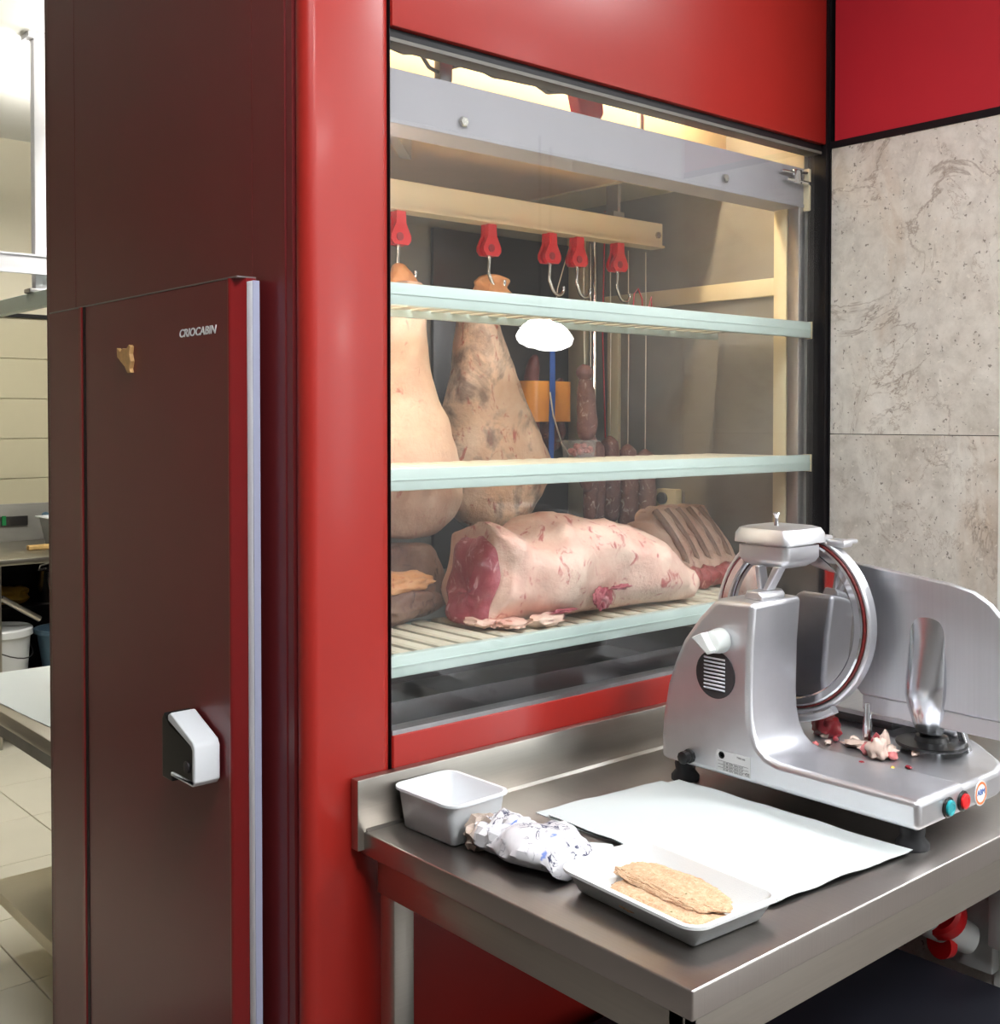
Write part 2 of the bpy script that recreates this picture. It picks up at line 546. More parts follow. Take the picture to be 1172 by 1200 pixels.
struct(build('ceiling', MB().box(-4.0, 6.0, -5.5, 5.4, CH, CH + 0.1), 'white_paint'), 'white painted ceiling above the kitchen', 'ceiling')
wb = struct(build('wall_back', MB().box(-4.0, 6.0, 4.80, 4.9, 0.0, CH), 'warm_wall'), 'cream kitchen wall with large tiles', 'wall')
wt = None
for c in range(4):
    for r in range(5):
        x0 = 0.50 + c * 0.45; z0 = 1.02 + r * 0.215
        o = part('wall_tile', lambda m: m.box(x0, x0 + 0.446, 4.785, 4.80, z0, z0 + 0.212, 0.002, 1), 'wall_tile', wb) if wt is None else wt.copy()
        if wt is None:
            wt = o; w0 = (x0, z0)
        else:
            COL.objects.link(o); o.location = wt.location + Vector((x0 - w0[0], 0, z0 - w0[1]))
part('tile_edge_strip', lambda m: (m.box(0.86, 0.89, 4.775, 4.79, 1.2, 2.10), m.box(0.86, 2.3, 4.775, 4.79, 2.10, 2.12)), 'black_trim', wb)
struct(build('wall_left', MB().box(-4.1, -4.0, -5.5, 5.4, 0, CH), 'dim_wall'), 'plain grey wall left of the shop', 'wall')
struct(build('wall_front', MB().box(-4.0, 2.9, -5.6, -5.5, 0, CH).box(3.9, 6.0, -5.6, -5.5, 0, CH).box(2.9, 3.9, -5.6, -5.5, 0, 0.8).box(2.9, 3.9, -5.6, -5.5, 2.75, CH), 'shop_wall'), 'plain pale wall behind the shop counter', 'wall')
wn = struct(build('window_1', MB().box(2.9, 3.9, -5.58, -5.52, 0.8, 0.85).box(2.9, 3.9, -5.58, -5.52, 2.70, 2.75).box(2.9, 2.95, -5.58, -5.52, 0.85, 2.70).box(3.85, 3.9, -5.58, -5.52, 0.85, 2.70), 'white_paint'), 'white framed shop window with daylight behind', 'window')
part('pane', lambda m: m.box(2.95, 3.85, -5.555, -5.545, 0.85, 2.70), 'daylight_pane', wn)
struct(build('wall_far', MB().box(6.0, 6.1, -5.5, 5.4, 0, CH), 'shop_wall'), 'plain pale wall at the shop far end', 'wall')

# stone wall right of the cabinet
wr = struct(build('wall_right', MB().box(WX + 0.02, WX + 0.18, -0.4178, 4.8, 0, CH), 'charcoal'), 'grey marble clad wall with crimson panel above', 'wall')
for z0, z1 in ((0.0, 0.82), (0.8215, 1.515), (1.5165, 2.197)):
    part('marble_slab', lambda m: m.box(WX, WX + 0.02, -0.4178, -0.004, z0, z1, 0.0008, 1), 'marble', wr)
part('crimson_panel', lambda m: m.box(WX + 0.001, WX + 0.02, -0.4178, -0.012, 2.213, CH), 'crimson_panel', wr)
part('black_trim_strip', lambda m: (m.box(WX - 0.003, WX + 0.02, -0.4178, -0.004, 2.197, 2.213), m.box(WX - 0.004, WX + 0.02, -0.004, 0.004, 0.0, CH)), 'black_trim', wr)
struct(build('trim_1', MB().box(WX - 0.004, WX + 0.20, -0.60, -0.4185, 0, CH), 'white_paint'), 'white painted jamb at the end of the marble wall', 'trim')

# ------------------------------------------------------------------ shop lamps (behind and beside the camera)
def ceiling_panel(x, y, mat, label, group, sx=0.6, sy=0.6, drop=0.0):
    CHL = CH - drop
    t = thing('ceiling_light', label, 'light', (x, y, CHL - 0.03), group)
    part('frame', lambda m: (m.box(x - sx / 2 - 0.02, x + sx / 2 + 0.02, y - sy / 2 - 0.02, y - sy / 2, CHL - 0.03, CHL - 0.001), m.box(x - sx / 2 - 0.02, x + sx / 2 + 0.02, y + sy / 2, y + sy / 2 + 0.02, CHL - 0.03, CHL - 0.001),
                             m.box(x - sx / 2 - 0.02, x - sx / 2, y - sy / 2, y + sy / 2, CHL - 0.03, CHL - 0.001), m.box(x + sx / 2, x + sx / 2 + 0.02, y - sy / 2, y + sy / 2, CHL - 0.03, CHL - 0.001)), 'white_paint', t)
    part('diffuser', lambda m: m.box(x - sx / 2, x + sx / 2, y - sy / 2, y + sy / 2, CHL - 0.022, CHL - 0.012), mat, t)
    if drop:
        for dx in (-0.2, 0.2):
            part('hanger_rod', lambda m: m.tube([(x + dx, y, CHL - 0.001), (x + dx, y, CH - 0.0005)], 0.004, 6), 'steel_rail', t)
for x, y in ((1.75, -1.5), (0.2, -2.7), (3.6, -1.5), (1.75, -3.9), (-0.5, -1.1)):  # the last panel is added to brighten marble, slicer and door
    ceiling_panel(x, y, 'lamp_shop', 'unseen square white ceiling light panel over the shop', 'shop ceiling lights')
for x, y in ((1.12, 2.2), (1.12, 3.3)):
    ceiling_panel(x, y, 'lamp_kitchen', 'square warm hanging light panel over the kitchen', 'kitchen ceiling lights', drop=0.35)
for x, y in ((2.20, -3.50), (3.17, -2.85), (3.39, -3.00)):
    t = thing('pendant_lamp', 'white opal pendant lamp over the shop counter', 'lamp', (x, y, 1.93), 'pendant lamps in a row')
    part('cord', lambda m: m.tube([(x, y, 2.12), (x, y, CH - 0.001)], 0.004, 6), 'black_plastic', t)
    part('lamp_cap', lambda m: m.lathe([(0.012, 0.20), (0.04, 0.19), (0.06, 0.15), (0.05, 0.148), (0.012, 0.148)], (x, y, 1.93), n=24), 'black_plastic', t)
    part('opal_shade', lambda m: m.lathe([(0.001, 0.0), (0.06, 0.004), (0.11, 0.03), (0.125, 0.065), (0.10, 0.11), (0.055, 0.147), (0.001, 0.147)], (x, y, 1.93), n=28), 'lamp_pendant', t)

# ------------------------------------------------------------------ meat cabinet
CB = 1.155       # depth
CT = 2.62
cab = thing('meat_cabinet', 'tall red lacquered refrigerated meat cabinet with glass front', 'cabinet', (0.72, 0.58, 0.0))
# front frame
part('corner_pillar', lambda m: m.prism(rounded(0.0, 0.1650, 0.0, 0.045, 0.021, 6), 'z', 0.0, CT), 'red_lacquer', cab)
part('header_panel', lambda m: m.box(0.166, 1.428, 0.0, 0.04, 2.205, CT, 0.003), 'red_lacquer', cab)
part('sill_panel', lambda m: m.box(0.166, 1.428, 0.0, 0.05, 0.0, 1.018, 0.003), 'red_lacquer', cab)
part('black_end_post', lambda m: m.box(1.428, 1.4405, 0.0, 0.06, 0.0, CT), 'black_trim', cab)
part('pillar_seam', lambda m: m.box(0.1650, 0.166, 0.006, 0.04, 0.0, CT), 'black_trim', cab)
# window channel
part('window_channel', lambda m: (m.box(0.166, 1.428, 0.012, 0.05, 2.184, 2.1905)), 'channel_grey', cab)
part('window_gasket', lambda m: m.box(0.166, 1.428, 0.012, 0.05, 2.1908, 2.2045), 'black_trim', cab)
part('window_channel', lambda m: (m.box(0.166, 1.428, 0.003, 0.034, 1.018, 1.026)), 'steel_rail', cab)
part('glass_pane', lambda m: m.box(0.166, 1.428, 0.016, 0.022, 1.026, 2.188), 'window_glass', cab, smooth=0)
# shell
part('side_panel', lambda m: (m.box(0.002, 0.02, 0.0455, 0.064, 0, CT), m.box(0.0, 0.02, 0.066, 0.172, 0, CT), m.box(0.0, 0.02, 0.174, 0.972, 0, CT), m.box(0.0, 0.02, 0.974, CB, 0, CT)), 'maroon_lacquer', cab, smooth=0)
part('back_panel', lambda m: m.box(0.0, 1.428, CB - 0.02, CB, 0, CT), 'steel_wall', cab)
part('end_panel', lambda m: m.box(1.421, 1.428, 0.05, CB, 0, CT), 'steel_wall', cab)
part('top_panel', lambda m: m.box(0.0, 1.428, 0.04, CB, CT - 0.02, CT), 'steel_wall', cab)
# interior
part('inner_side_wall', lambda m: m.box(0.06, 0.07, 0.10, 0.86, 0.95, 2.5), 'steel_wall', cab)
part('inner_end_wall', lambda m: m.box(1.412, 1.42, 0.05, 0.86, 0.95, 2.5), 'steel_wall', cab)
part('inner_back_wall', lambda m: m.box(0.07, 1.412, 0.86, 0.87, 0.95, 2.5), 'steel_wall', cab)
part('inner_floor', lambda m: m.box(0.07, 1.412, 0.05, 0.86, 0.94, 0.955), 'steel_dark', cab)
part('inner_ceiling', lambda m: (m.box(0.07, 1.412, 0.30, 0.86, 2.16, 2.175), m.box(0.07, 1.412, 0.285, 0.30, 2.16, 2.46), m.box(0.07, 1.412, 0.04, 0.30, 2.46, 2.475)), 'cream_metal', cab)
part('ceiling_panel', lambda m: m.box(0.30, 1.155, 0.37, 0.79, 2.148, 2.16), 'tan_panel', cab)
part('panel_rim', lambda m: (m.box(0.29, 1.167, 0.79, 0.80, 2.143, 2.16), m.box(1.155, 1.167, 0.36, 0.80, 2.143, 2.16)), 'cream_metal', cab)
lt = part('cabinet_lamp', lambda m: m.box(0.25, 1.30, 0.20, 0.26, 2.42, 2.46, 0.006), 'cream_metal', cab)
part('added_light_stop', lambda m: m.box(0.25, 1.30, 0.196, 0.1995, 2.352, 2.46), 'cream_metal', lt)  # unseen lip added to keep tube light from streaking onto the marble
part('lamp_tube', lambda m: m.tube([(0.28, 0.23, 2.408), (1.27, 0.23, 2.408)], 0.013, 12), 'lamp_cabinet', lt)
ls_ = part('hidden_fill_strip', lambda m: m.box(0.072, 0.082, 0.07, 0.11, 1.48, 2.05, 0.002), 'cream_metal', cab)  # added fill light, out of view behind the pillar, brightens the interior
part('lamp_tube', lambda m: m.tube([(0.096, 0.09, 1.50), (0.096, 0.09, 2.03)], 0.012, 12), 'added_fill', ls_)
part('evaporator_panel', lambda m: m.box(0.90, 1.40, 0.846, 0.86, 1.15, 2.06, 0.004), 'steel_dark', cab)
# posts and strips in the corners
part('shelf_post', lambda m: (m.box(1.385, 1.411, 0.080, 0.118, 0.955, 2.08, 0.003)), 'cream_metal', cab)
part('shelf_post', lambda m: m.box(1.385, 1.411, 0.045, 0.078, 0.955, 2.08, 0.003), 'steel_rail', cab)
part('wall_strip', lambda m: m.box(1.398, 1.411, 0.775, 0.855, 1.0, 2.15, 0.002), 'cream_metal', cab)
part('wall_strip', lambda m: m.box(1.398, 1.411, 0.648, 0.69, 1.0, 1.86, 0.002), 'cream_metal', cab)
part('wall_pipe', lambda m: m.tube([(1.404, 0.745, 1.0), (1.404, 0.745, 2.14)], 0.006, 10), 'chrome', cab)
part('guide_bar', lambda m: m.box(1.396, 1.411, 0.12, 0.70, 1.855, 1.898, 0.002), 'cream_metal', cab)
part('cable', lambda m: m.tube([(1.404, 0.705, 2.14), (1.40, 0.71, 1.8), (1.402, 0.70, 1.5), (1.398, 0.675, 1.2)], 0.0025, 6), 'red_plastic', cab)
tb = part('thermostat_box', lambda m: m.box(1.385, 1.411, 0.425, 0.495, 1.275, 1.365, 0.004), 'cream_metal', cab)
part('dial', lambda m: m.lathe([(0.016, 0), (0.016, 0.008), (0.012, 0.010)], (1.385, 0.47, 1.34), (-1, 0, 0), 20), 'charcoal', tb)
part('conduit', lambda m: m.tube([(1.405, 0.415, 1.28), (1.405, 0.415, 1.36)], 0.003, 6), 'steel_rail', cab)
part('conduit', lambda m: m.tube([(1.405, 0.53, 1.45), (1.405, 0.535, 1.34), (1.405, 0.56, 1.28), (1.405, 0.62, 1.245), (1.405, 0.66, 1.245)], 0.005, 8), 'pale_plastic', cab)
part('conduit', lambda m: m.tube([(1.405, 0.50, 1.255), (1.405, 0.66, 1.255)], 0.004, 8), 'pale_plastic', cab)
# front cross beam (folded channel) with bolts
bmn = part('cross_beam', lambda m: (m.box(0.07, 1.411, 0.045, 0.050, 2.063, 2.152, 0.001, 1), m.box(0.07, 1.411, 0.050, 0.12, 2.058, 2.063), m.box(0.07, 1.411, 0.050, 0.075, 2.147, 2.152), m.box(0.07, 1.411, 0.043, 0.050, 2.058, 2.066, 0.001, 1)), 'beam_paint', cab)
for x, z in ((0.352, 2.085), (1.10, 2.087)):
    part('bolt', lambda m: m.lathe([(0.010, 0), (0.010, 0.006), (0.008, 0.008)], (x, 0.045, z), (0, -1, 0), 6), 'hook_steel', bmn)
part('cross_brace', lambda m: m.prism([(0.20, 0.12), (0.23, 0.12), (0.50, 0.40), (0.47, 0.40)], 'z', 2.10, 2.146), 'steel_rail', cab)
# latch hardware at top right, lamp clip and dark tubes at the top left
part('glass_latch', lambda m: (m.tube([(1.30, 0.035, 2.132), (1.36, 0.035, 2.134), (1.405, 0.035, 2.14)], 0.004, 8), m.tube([(1.32, 0.035, 2.116), (1.41, 0.03, 2.114)], 0.005, 8), m.box(1.345, 1.375, 0.028, 0.044, 2.108, 2.142, 0.003)), 'chrome', cab)
part('hinge_plate', lambda m: m.box(1.402, 1.4115, 0.03, 0.07, 2.05, 2.15, 0.002), 'cream_metal', cab)
def wob(a, b, n, amp, seed):
    a, b = Vector(a), Vector(b)
    return [a.lerp(b, i / n) + Vector((0, noise.noise(Vector((seed, i * 0.7, 0))), noise.noise(Vector((i * 0.7, seed, 5))))) * amp for i in range(n + 1)]
part('dark_reflection', lambda m: (m.tube(wob((0.20, 0.13, 2.25), (0.78, 0.13, 2.235), 14, 0.012, 1), 0.018, 8), m.tube(wob((0.20, 0.12, 2.222), (0.72, 0.13, 2.222), 14, 0.016, 2), 0.009, 8), m.tube(wob((0.22, 0.15, 2.26), (0.70, 0.14, 2.24), 14, 0.012, 3), 0.016, 8)), 'charcoal', cab)  # dark reflected shape given solid form as wavy tubes
part('lamp_clip', lambda m: (m.box(0.352, 0.382, 0.11, 0.13, 2.175, 2.235, 0.004), m.tube([(0.30, 0.12, 2.235), (0.33, 0.115, 2.195), (0.365, 0.118, 2.188), (0.395, 0.12, 2.215)], 0.004, 8)), 'steel_dark', cab)
part('hanger_tab', lambda m: m.box(0.93, 0.942, 0.14, 0.15, 2.17, 2.23, 0.002), 'pale_plastic', cab)

# door on the left side with a rounded grip edge, gasket, handle
dr = part('door', lambda m: m.prism([(-0.047, 0.172), (-0.020, 0.172), (-0.020, 0.20), (-0.003, 0.20), (-0.003, 1.005), (-0.047, 1.005)], 'z', 0.06, 1.784), 'maroon_lacquer', cab, bevel=0.0015)
part('door_edge_profile', lambda m: m.prism([(-0.0475, 0.1715), (-0.0495, 0.168), (-0.0495, 0.162), (-0.046, 0.158), (-0.043, 0.155), (-0.031, 0.1385), (-0.012, 0.1385), (-0.012, 0.1715)], 'z', 0.06, 1.784), 'dimmed_red', dr, smooth=50)
part('door_edge_profile', lambda m: m.prism([(-0.0472, 0.826), (-0.0505, 0.823), (-0.0505, 0.811), (-0.0472, 0.808)], 'z', 0.06, 1.784), 'dimmed_red', dr)
part('door_groove', lambda m: m.box(-0.0480, -0.046, 0.794, 0.8075, 0.06, 1.784), 'black_trim', dr)
part('gasket', lambda m: m.box(-0.0305, -0.021, 0.1185, 0.138, 0.06, 1.778, 0.0015), 'white_gasket', dr)
part('gasket', lambda m: m.box(-0.0300, -0.018, 0.1165, 0.1183, 0.06, 1.778), 'gasket', dr)
part('top_edge', lambda m: m.box(-0.0475, -0.012, 0.139, 1.005, 1.784, 1.7865), 'steel_rail', dr)
text_part('logo_lettering', 'CRIOCABIN', 0.0200, 'white_print', dr, (-0.0476, 0.2835, 1.7025), (0, -1, 0), (0, 0, 1), 0.0004, 0.2, wide=1.32, bold=0.0004)
hd = part('door_handle', lambda m: m.prism([(0.327, 0.926), (0.327, 1.030), (0.318, 1.041), (0.298, 1.024), (0.206, 1.002), (0.206, 0.944), (0.288, 0.944), (0.288, 0.926)], 'x', -0.0965, -0.0472), 'black_plastic', dr, bevel=0.002)
part('handle_lever', lambda m: m.prism([(0.290, 0.936), (0.206, 0.936), (0.196, 0.945), (0.196, 1.003), (0.203, 1.013), (0.288, 1.046), (0.300, 1.040), (0.299, 1.030), (0.212, 1.003), (0.207, 0.997), (0.207, 0.9435), (0.290, 0.9435)], 'x', -0.0985, -0.052), 'white_plastic', hd, bevel=0.003)
part('lock_cylinder', lambda m: m.lathe([(0.010, 0), (0.010, 0.003), (0.006, 0.004)], (-0.0965, 0.228, 0.965), (-1, 0, 0), 16), 'charcoal', hd)
mg = tag(part('fridge_magnet', lambda m: m.prism([(0.612, 1.690), (0.597, 1.682), (0.585, 1.688), (0.567, 1.686), (0.555, 1.694), (0.549, 1.690), (0.553, 1.676), (0.547, 1.662), (0.553, 1.648), (0.549, 1.640), (0.563, 1.640), (0.575, 1.652), (0.597, 1.664), (0.611, 1.672)], 'x', -0.056, -0.0473), 'cork_magnet', None, bevel=0.001), 'small tan island-shaped magnet on the maroon door', 'magnet')

# ------------------------------------------------------------------ slatted shelves
def shelf(zt, label):
    t = thing('slatted_shelf', label, 'shelf', (0.80, 0.19, zt - 0.038), 'slatted shelves in the meat cabinet')
    part('front_rail', lambda m: (m.box(0.10, 1.409, 0.026, 0.044, zt - 0.038, zt, 0.002), m.box(0.10, 1.409, 0.0245, 0.027, zt - 0.020, zt - 0.018)), 'shelf_rail', t)
    part('back_rail', lambda m: m.box(0.10, 1.384, 0.285, 0.30, zt - 0.030, zt - 0.004, 0.002), 'shelf_rail', t)
    part('end_cap', lambda m: m.box(1.4095, 1.4115, 0.024, 0.046, zt - 0.040, zt + 0.001), 'cream_metal', t)
    first = None
    pitch = 0.0505
    for k in range(25):
        x = 0.125 + k * pitch
        if first is None:
            first = part('slat', lambda m: m.prism([(x - 0.016, zt - 0.016), (x + 0.016, zt - 0.016), (x + 0.016, zt - 0.004), (x + 0.012, zt - 0.001), (x - 0.012, zt - 0.001), (x - 0.016, zt - 0.004)], 'y', 0.0445, 0.2845), 'shelf_slat', t)
        else:
            o = first.copy(); COL.objects.link(o); o.location = first.location + Vector((k * pitch, 0, 0))
    return t
shelf(1.784, 'uppermost slatted shelf with pale green front rail below the red hooks')
shelf(1.466, 'middle slatted shelf with pale green front rail crossing the hanging hams')
shelf(1.146, 'lowest slatted shelf with pale green front rail under the big meat joint')

# ------------------------------------------------------------------ hanging rail and hooks
RY = 0.45
hr = thing('hanging_rail', 'cream steel hanging rail carrying the red hooks', 'rail', (0.70, RY, 2.0))
part('beam', lambda m: (m.box(0.075, 1.335, RY - 0.020, RY - 0.014, 2.004, 2.062, 0.001, 1), m.box(0.075, 1.335, RY - 0.014, RY + 0.02, 2.056, 2.062), m.box(0.075, 1.335, RY - 0.028, RY + 0.02, 1.998, 2.004)), 'cream_metal', hr)
part('bolt', lambda m: m.lathe([(0.009, 0), (0.009, 0.005)], (1.315, RY - 0.020, 2.03), (0, -1, 0), 6), 'hook_steel', hr)
part('hanger_bracket', lambda m: (m.box(1.15, 1.19, RY - 0.02, RY + 0.02, 2.062, 2.075, 0.001, 1), m.box(1.165, 1.175, RY - 0.02, RY + 0.02, 2.075, 2.159), m.box(0.40, 0.41, RY - 0.02, RY + 0.02, 2.062, 2.159)), 'steel_rail', hr)

def make_hook(x, y, z, label, rmat='red_plastic', tilt=0.0):
    """z = underside of rail"""
    t = thing('meat_hook', label, 'hook', (x, y, z - 0.15), 'red roller meat hooks')
    def body(m):
        for s in (-1, 1):
            yy = y + s * 0.009
            m.prism([(x - 0.012, z), (x + 0.012, z), (x + 0.013, z - 0.026), (x + 0.026, z - 0.052), (x + 0.026, z - 0.062), (x + 0.018, z - 0.072), (x - 0.018, z - 0.072), (x - 0.026, z - 0.062), (x - 0.026, z - 0.052), (x - 0.013, z - 0.026)], 'y', yy - 0.0045, yy + 0.0045)
        m.box(x - 0.011, x + 0.011, y - 0.006, y + 0.006, z - 0.03, z - 0.0005)
    part('roller_housing', body, rmat, t, smooth=20)
    part('roller', lambda m: m.lathe([(0.009, -0.015), (0.009, 0.015)], (x - 0.004, y, z - 0.055), (0, 1, 0), 14), 'dark_red_plastic', t)
    pts = []
    for k in range(6):
        pts.append((x + 0.001 * math.sin(k), y, z - 0.066 - k * 0.009))
    zb = z - 0.115
    for k in range(1, 12):
        a = math.pi * k / 11 * 1.15
        pts.append((x + 0.012 - 0.0 + 0.0 + 0.018 * (1 - math.cos(a)) - 0.008 * (1 - k / 11), y, zb - 0.012 * k / 11 * 1.5 - 0.022 * math.sin(a)))
    part('steel_hook', lambda m: m.tube(pts, 0.0042, 8), 'hook_steel', t, smooth=60)
    return t
HZ = 1.998
make_hook(0.500, RY, HZ, 'red roller hook beside the cabinet pillar holding the pale ham')
make_hook(0.757, RY, HZ, 'bright red roller hook holding the ham with an orange shank end')
make_hook(0.948, RY, HZ, 'empty red roller hook next right of the orange shank end')
make_hook(1.040, RY, HZ, 'empty red roller hook close beside the cream corner strip')
make_hook(1.184, RY, HZ, 'rightmost red roller hook with thin red twine')
tw = tag(part('twine', lambda m: (m.tube([(1.21, RY - 0.03, 1.80), (1.215, RY - 0.03, 1.87), (1.23, RY - 0.03, 1.885), (1.245, RY - 0.03, 1.86), (1.25, RY - 0.03, 1.80)], 0.0018, 6), m.tube([(1.25, RY - 0.03, 1.80), (1.27, RY - 0.03, 1.84), (1.28, RY - 0.03, 1.868), (1.285, RY - 0.03, 1.80)], 0.0015, 6)), 'red_plastic', None), 'thin loop of red twine beside the rightmost hook', 'twine')
t = thing('hanger_hook', 'dark red plastic roller hook under the cabinet ceiling behind the header', 'hook', (0.745, 0.13, 2.16), 'red roller meat hooks')
part('roller_housing', lambda m: m.prism([(0.705, 2.235), (0.785, 2.235), (0.790, 2.19), (0.775, 2.168), (0.735, 2.165), (0.720, 2.185)], 'y', 0.115, 0.145), 'dark_red_plastic', t, bevel=0.004)

# ------------------------------------------------------------------ hanging meats
def loft_z(secs, cy, n=36, amp=0.08, freq=9.0, seed=0, per=6):
    """secs: (z, cx, rx, ry) top to bottom, Catmull interpolated, lumpy"""
    S = []
    m = len(secs)
    for i in range(m - 1):
        p0, p1, p2, p3 = secs[max(i - 1, 0)], secs[i], secs[i + 1], secs[min(i + 2, m - 1)]
        for k in range(per):
            u = k / per
            S.append([0.5 * (2 * b + (c - a) * u + (2 * a - 5 * b + 4 * c - d) * u * u + (-a + 3 * b - 3 * c + d) * u ** 3) for a, b, c, d in zip(p0, p1, p2, p3)])
    S.append(list(secs[-1]))
    rings = []
    for z, cx, rx, ry in S:
        ring = []
        for k in range(n):
            a = 2 * math.pi * k / n
            d = Vector((math.cos(a), math.sin(a), 0))
            p = Vector((cx + d.x * rx, cy + d.y * ry, z))
            w = 1 + amp * noise.noise(p * freq + Vector((seed, 0, seed))) + amp * 0.5 * noise.noise(p * freq * 2.7 + Vector((0, seed, 0)))
            ring.append(Vector((cx + d.x * max(rx, 0.002) * w, cy + d.y * max(ry, 0.002) * w, z + amp * 0.05 * noise.noise(p * 14))))
        rings.append(ring)
    return rings

h1 = thing('hanging_ham', 'pale dry cured ham hanging next to the cabinet pillar', 'ham', (0.49, 0.415, 1.30), 'hanging hams')
part('meat', lambda m: m.rings(loft_z([(1.845, 0.503, 0.03, 0.03), (1.82, 0.500, 0.042, 0.04), (1.75, 0.485, 0.055, 0.045), (1.67, 0.475, 0.068, 0.055), (1.58, 0.472, 0.102, 0.065), (1.50, 0.475, 0.136, 0.075), (1.42, 0.495, 0.150, 0.078), (1.36, 0.505, 0.126, 0.07), (1.31, 0.495, 0.08, 0.05), (1.295, 0.495, 0.02, 0.02)], 0.415, amp=0.13, seed=2)), 'aged_pale', h1, smooth=80)
part('shank_bone', lambda m: m.rings(loft_z([(1.885, 0.497, 0.008, 0.008), (1.875, 0.500, 0.022, 0.02), (1.85, 0.504, 0.034, 0.03), (1.83, 0.502, 0.034, 0.03)], 0.44, 20, amp=0.25, freq=30)), 'shank_end', h1, smooth=80)
h2 = thing('hanging_ham', 'mottled aged ham with an orange shank end hanging behind the shelves', 'ham', (0.83, 0.53, 1.30), 'hanging hams')
part('meat', lambda m: m.rings(loft_z([(1.852, 0.790, 0.038, 0.034), (1.80, 0.795, 0.049, 0.044), (1.73, 0.800, 0.068, 0.055), (1.66, 0.808, 0.090, 0.062), (1.58, 0.820, 0.124, 0.07), (1.50, 0.835, 0.158, 0.078), (1.43, 0.845, 0.170, 0.08), (1.36, 0.845, 0.140, 0.075), (1.30, 0.835, 0.08, 0.06), (1.29, 0.835, 0.02, 0.02)], 0.535, amp=0.13, seed=7)), 'aged_ham', h2, smooth=80)
part('shank_bone', lambda m: m.rings(loft_z([(1.888, 0.790, 0.010, 0.01), (1.882, 0.788, 0.036, 0.028), (1.864, 0.787, 0.042, 0.03), (1.845, 0.788, 0.040, 0.045)], 0.475, 20, amp=0.25, freq=30)), 'shank_end', h2, smooth=80)

# cured sausages at the back
def salami(x, y, z0, z1, r, mat, label, seed, group='hanging sausages', top=None):
    t = thing('cured_sausage', label, 'sausage', (x, y, z0), group)
    L = z1 - z0
    secs = [(z1, x, 0.004, 0.004), (z1 - 0.012, x, r * 0.7, r * 0.7), (z1 - 0.03, x, r, r), (z0 + L * 0.5, x + 0.003, r * 1.06, r * 1.06), (z0 + 0.03, x, r, r), (z0 + 0.010, x, r * 0.7, r * 0.7), (z0, x, 0.004, 0.004)]
    part('casing', lambda m: m.rings(loft_z(secs, y, 18, amp=0.12, freq=26, seed=seed, per=5)), mat, t, smooth=80)
    part('string', lambda m: m.tube([(x, y, z1 - 0.004), (x + 0.002, y, (z1 + (top or 2.0)) / 2), (x, y, top or 1.997)], 0.0015, 5), 'string', t)
    return t
for i, (x, y, z0, r, lab) in enumerate([
        (1.128, 0.49, 1.285, 0.018, 'slim dark sausage at the left end of the salami row'),
        (1.176, 0.52, 1.265, 0.025, 'grey salami second from the left below the middle shelf'),
        (1.232, 0.52, 1.275, 0.026, 'plump mottled salami in the middle of the row below the shelf'),
        (1.290, 0.51, 1.250, 0.026, 'speckled salami second from the right below the middle shelf'),
        (1.347, 0.50, 1.240, 0.027, 'thick salami at the right end of the row near the thermostat')]):
    salami(x, y, z0, z0 + 0.235, r, 'salami', lab, i + 3, 'salami row at the back')
ls = thing('linked_sausage', 'long linked brown sausage hanging before the cream corner strip', 'sausage', (1.085, 0.47, 1.48))
part('link', lambda m: m.blob((1.078, 0.46, 1.668), (0.021, 0.021, 0.021), 0.08, 3, 1), 'salami', ls, smooth=80)
part('link', lambda m: m.rings(loft_z([(1.652, 1.08, 0.006, 0.006), (1.640, 1.082, 0.019, 0.019), (1.58, 1.086, 0.025, 0.024), (1.53, 1.088, 0.026, 0.025), (1.505, 1.085, 0.018, 0.018), (1.497, 1.084, 0.006, 0.006)], 0.46, 16, amp=0.1, freq=30)), 'salami', ls, smooth=80)
part('link', lambda m: m.rings(loft_z([(1.496, 1.084, 0.006, 0.006), (1.485, 1.086, 0.018, 0.018), (1.42, 1.088, 0.024, 0.024), (1.38, 1.088, 0.015, 0.015), (1.37, 1.088, 0.005, 0.005)], 0.46, 16, amp=0.1, freq=30)), 'salami', ls, smooth=80)
part('string', lambda m: m.tube([(1.078, 0.46, 1.686), (1.076, 0.462, 1.85), (1.076, 0.462, 1.997)], 0.0015, 5), 'string', ls)
sb = thing('reflected_bundle', 'glass reflection built as a bundle of dark sausages with blue strap and orange wrapper', 'sausages', (1.05, 0.58, 1.45))  # reflected goods built as a solid bundle inside the cabinet
for x, y, z0, z1, r in ((1.000, 0.575, 1.470, 1.715, 0.022), (1.062, 0.575, 1.460, 1.640, 0.024), (1.100, 0.585, 1.475, 1.66, 0.022)):
    L = z1 - z0
    part('sausage', lambda m: m.rings(loft_z([(z1, x + 0.015, 0.004, 0.004), (z1 - 0.02, x + 0.010, r * 0.7, r * 0.7), (z0 + L * 0.6, x, r, r), (z0 + L * 0.25, x, r * 1.1, r * 1.1), (z0 + 0.015, x, r * 0.7, r * 0.7), (z0, x, 0.004, 0.004)], y, 16, amp=0.12, freq=30, seed=x * 9)), 'chorizo', sb, smooth=80)
part('wrapper', lambda m: m.rings([[(px, py, z) for px, py in rounded(0.970, 1.130, 0.545, 0.615, 0.03)] for z in (1.545, 1.555, 1.60, 1.640, 1.648)], cap=False), 'reflected_orange', sb, smooth=80)
part('strap', lambda m: (m.prism([(1.030, 1.45), (1.046, 1.45), (1.052, 1.62), (1.050, 1.760), (1.034, 1.760), (1.034, 1.62)], 'y', 0.538, 0.541)), 'blue_strap', sb)
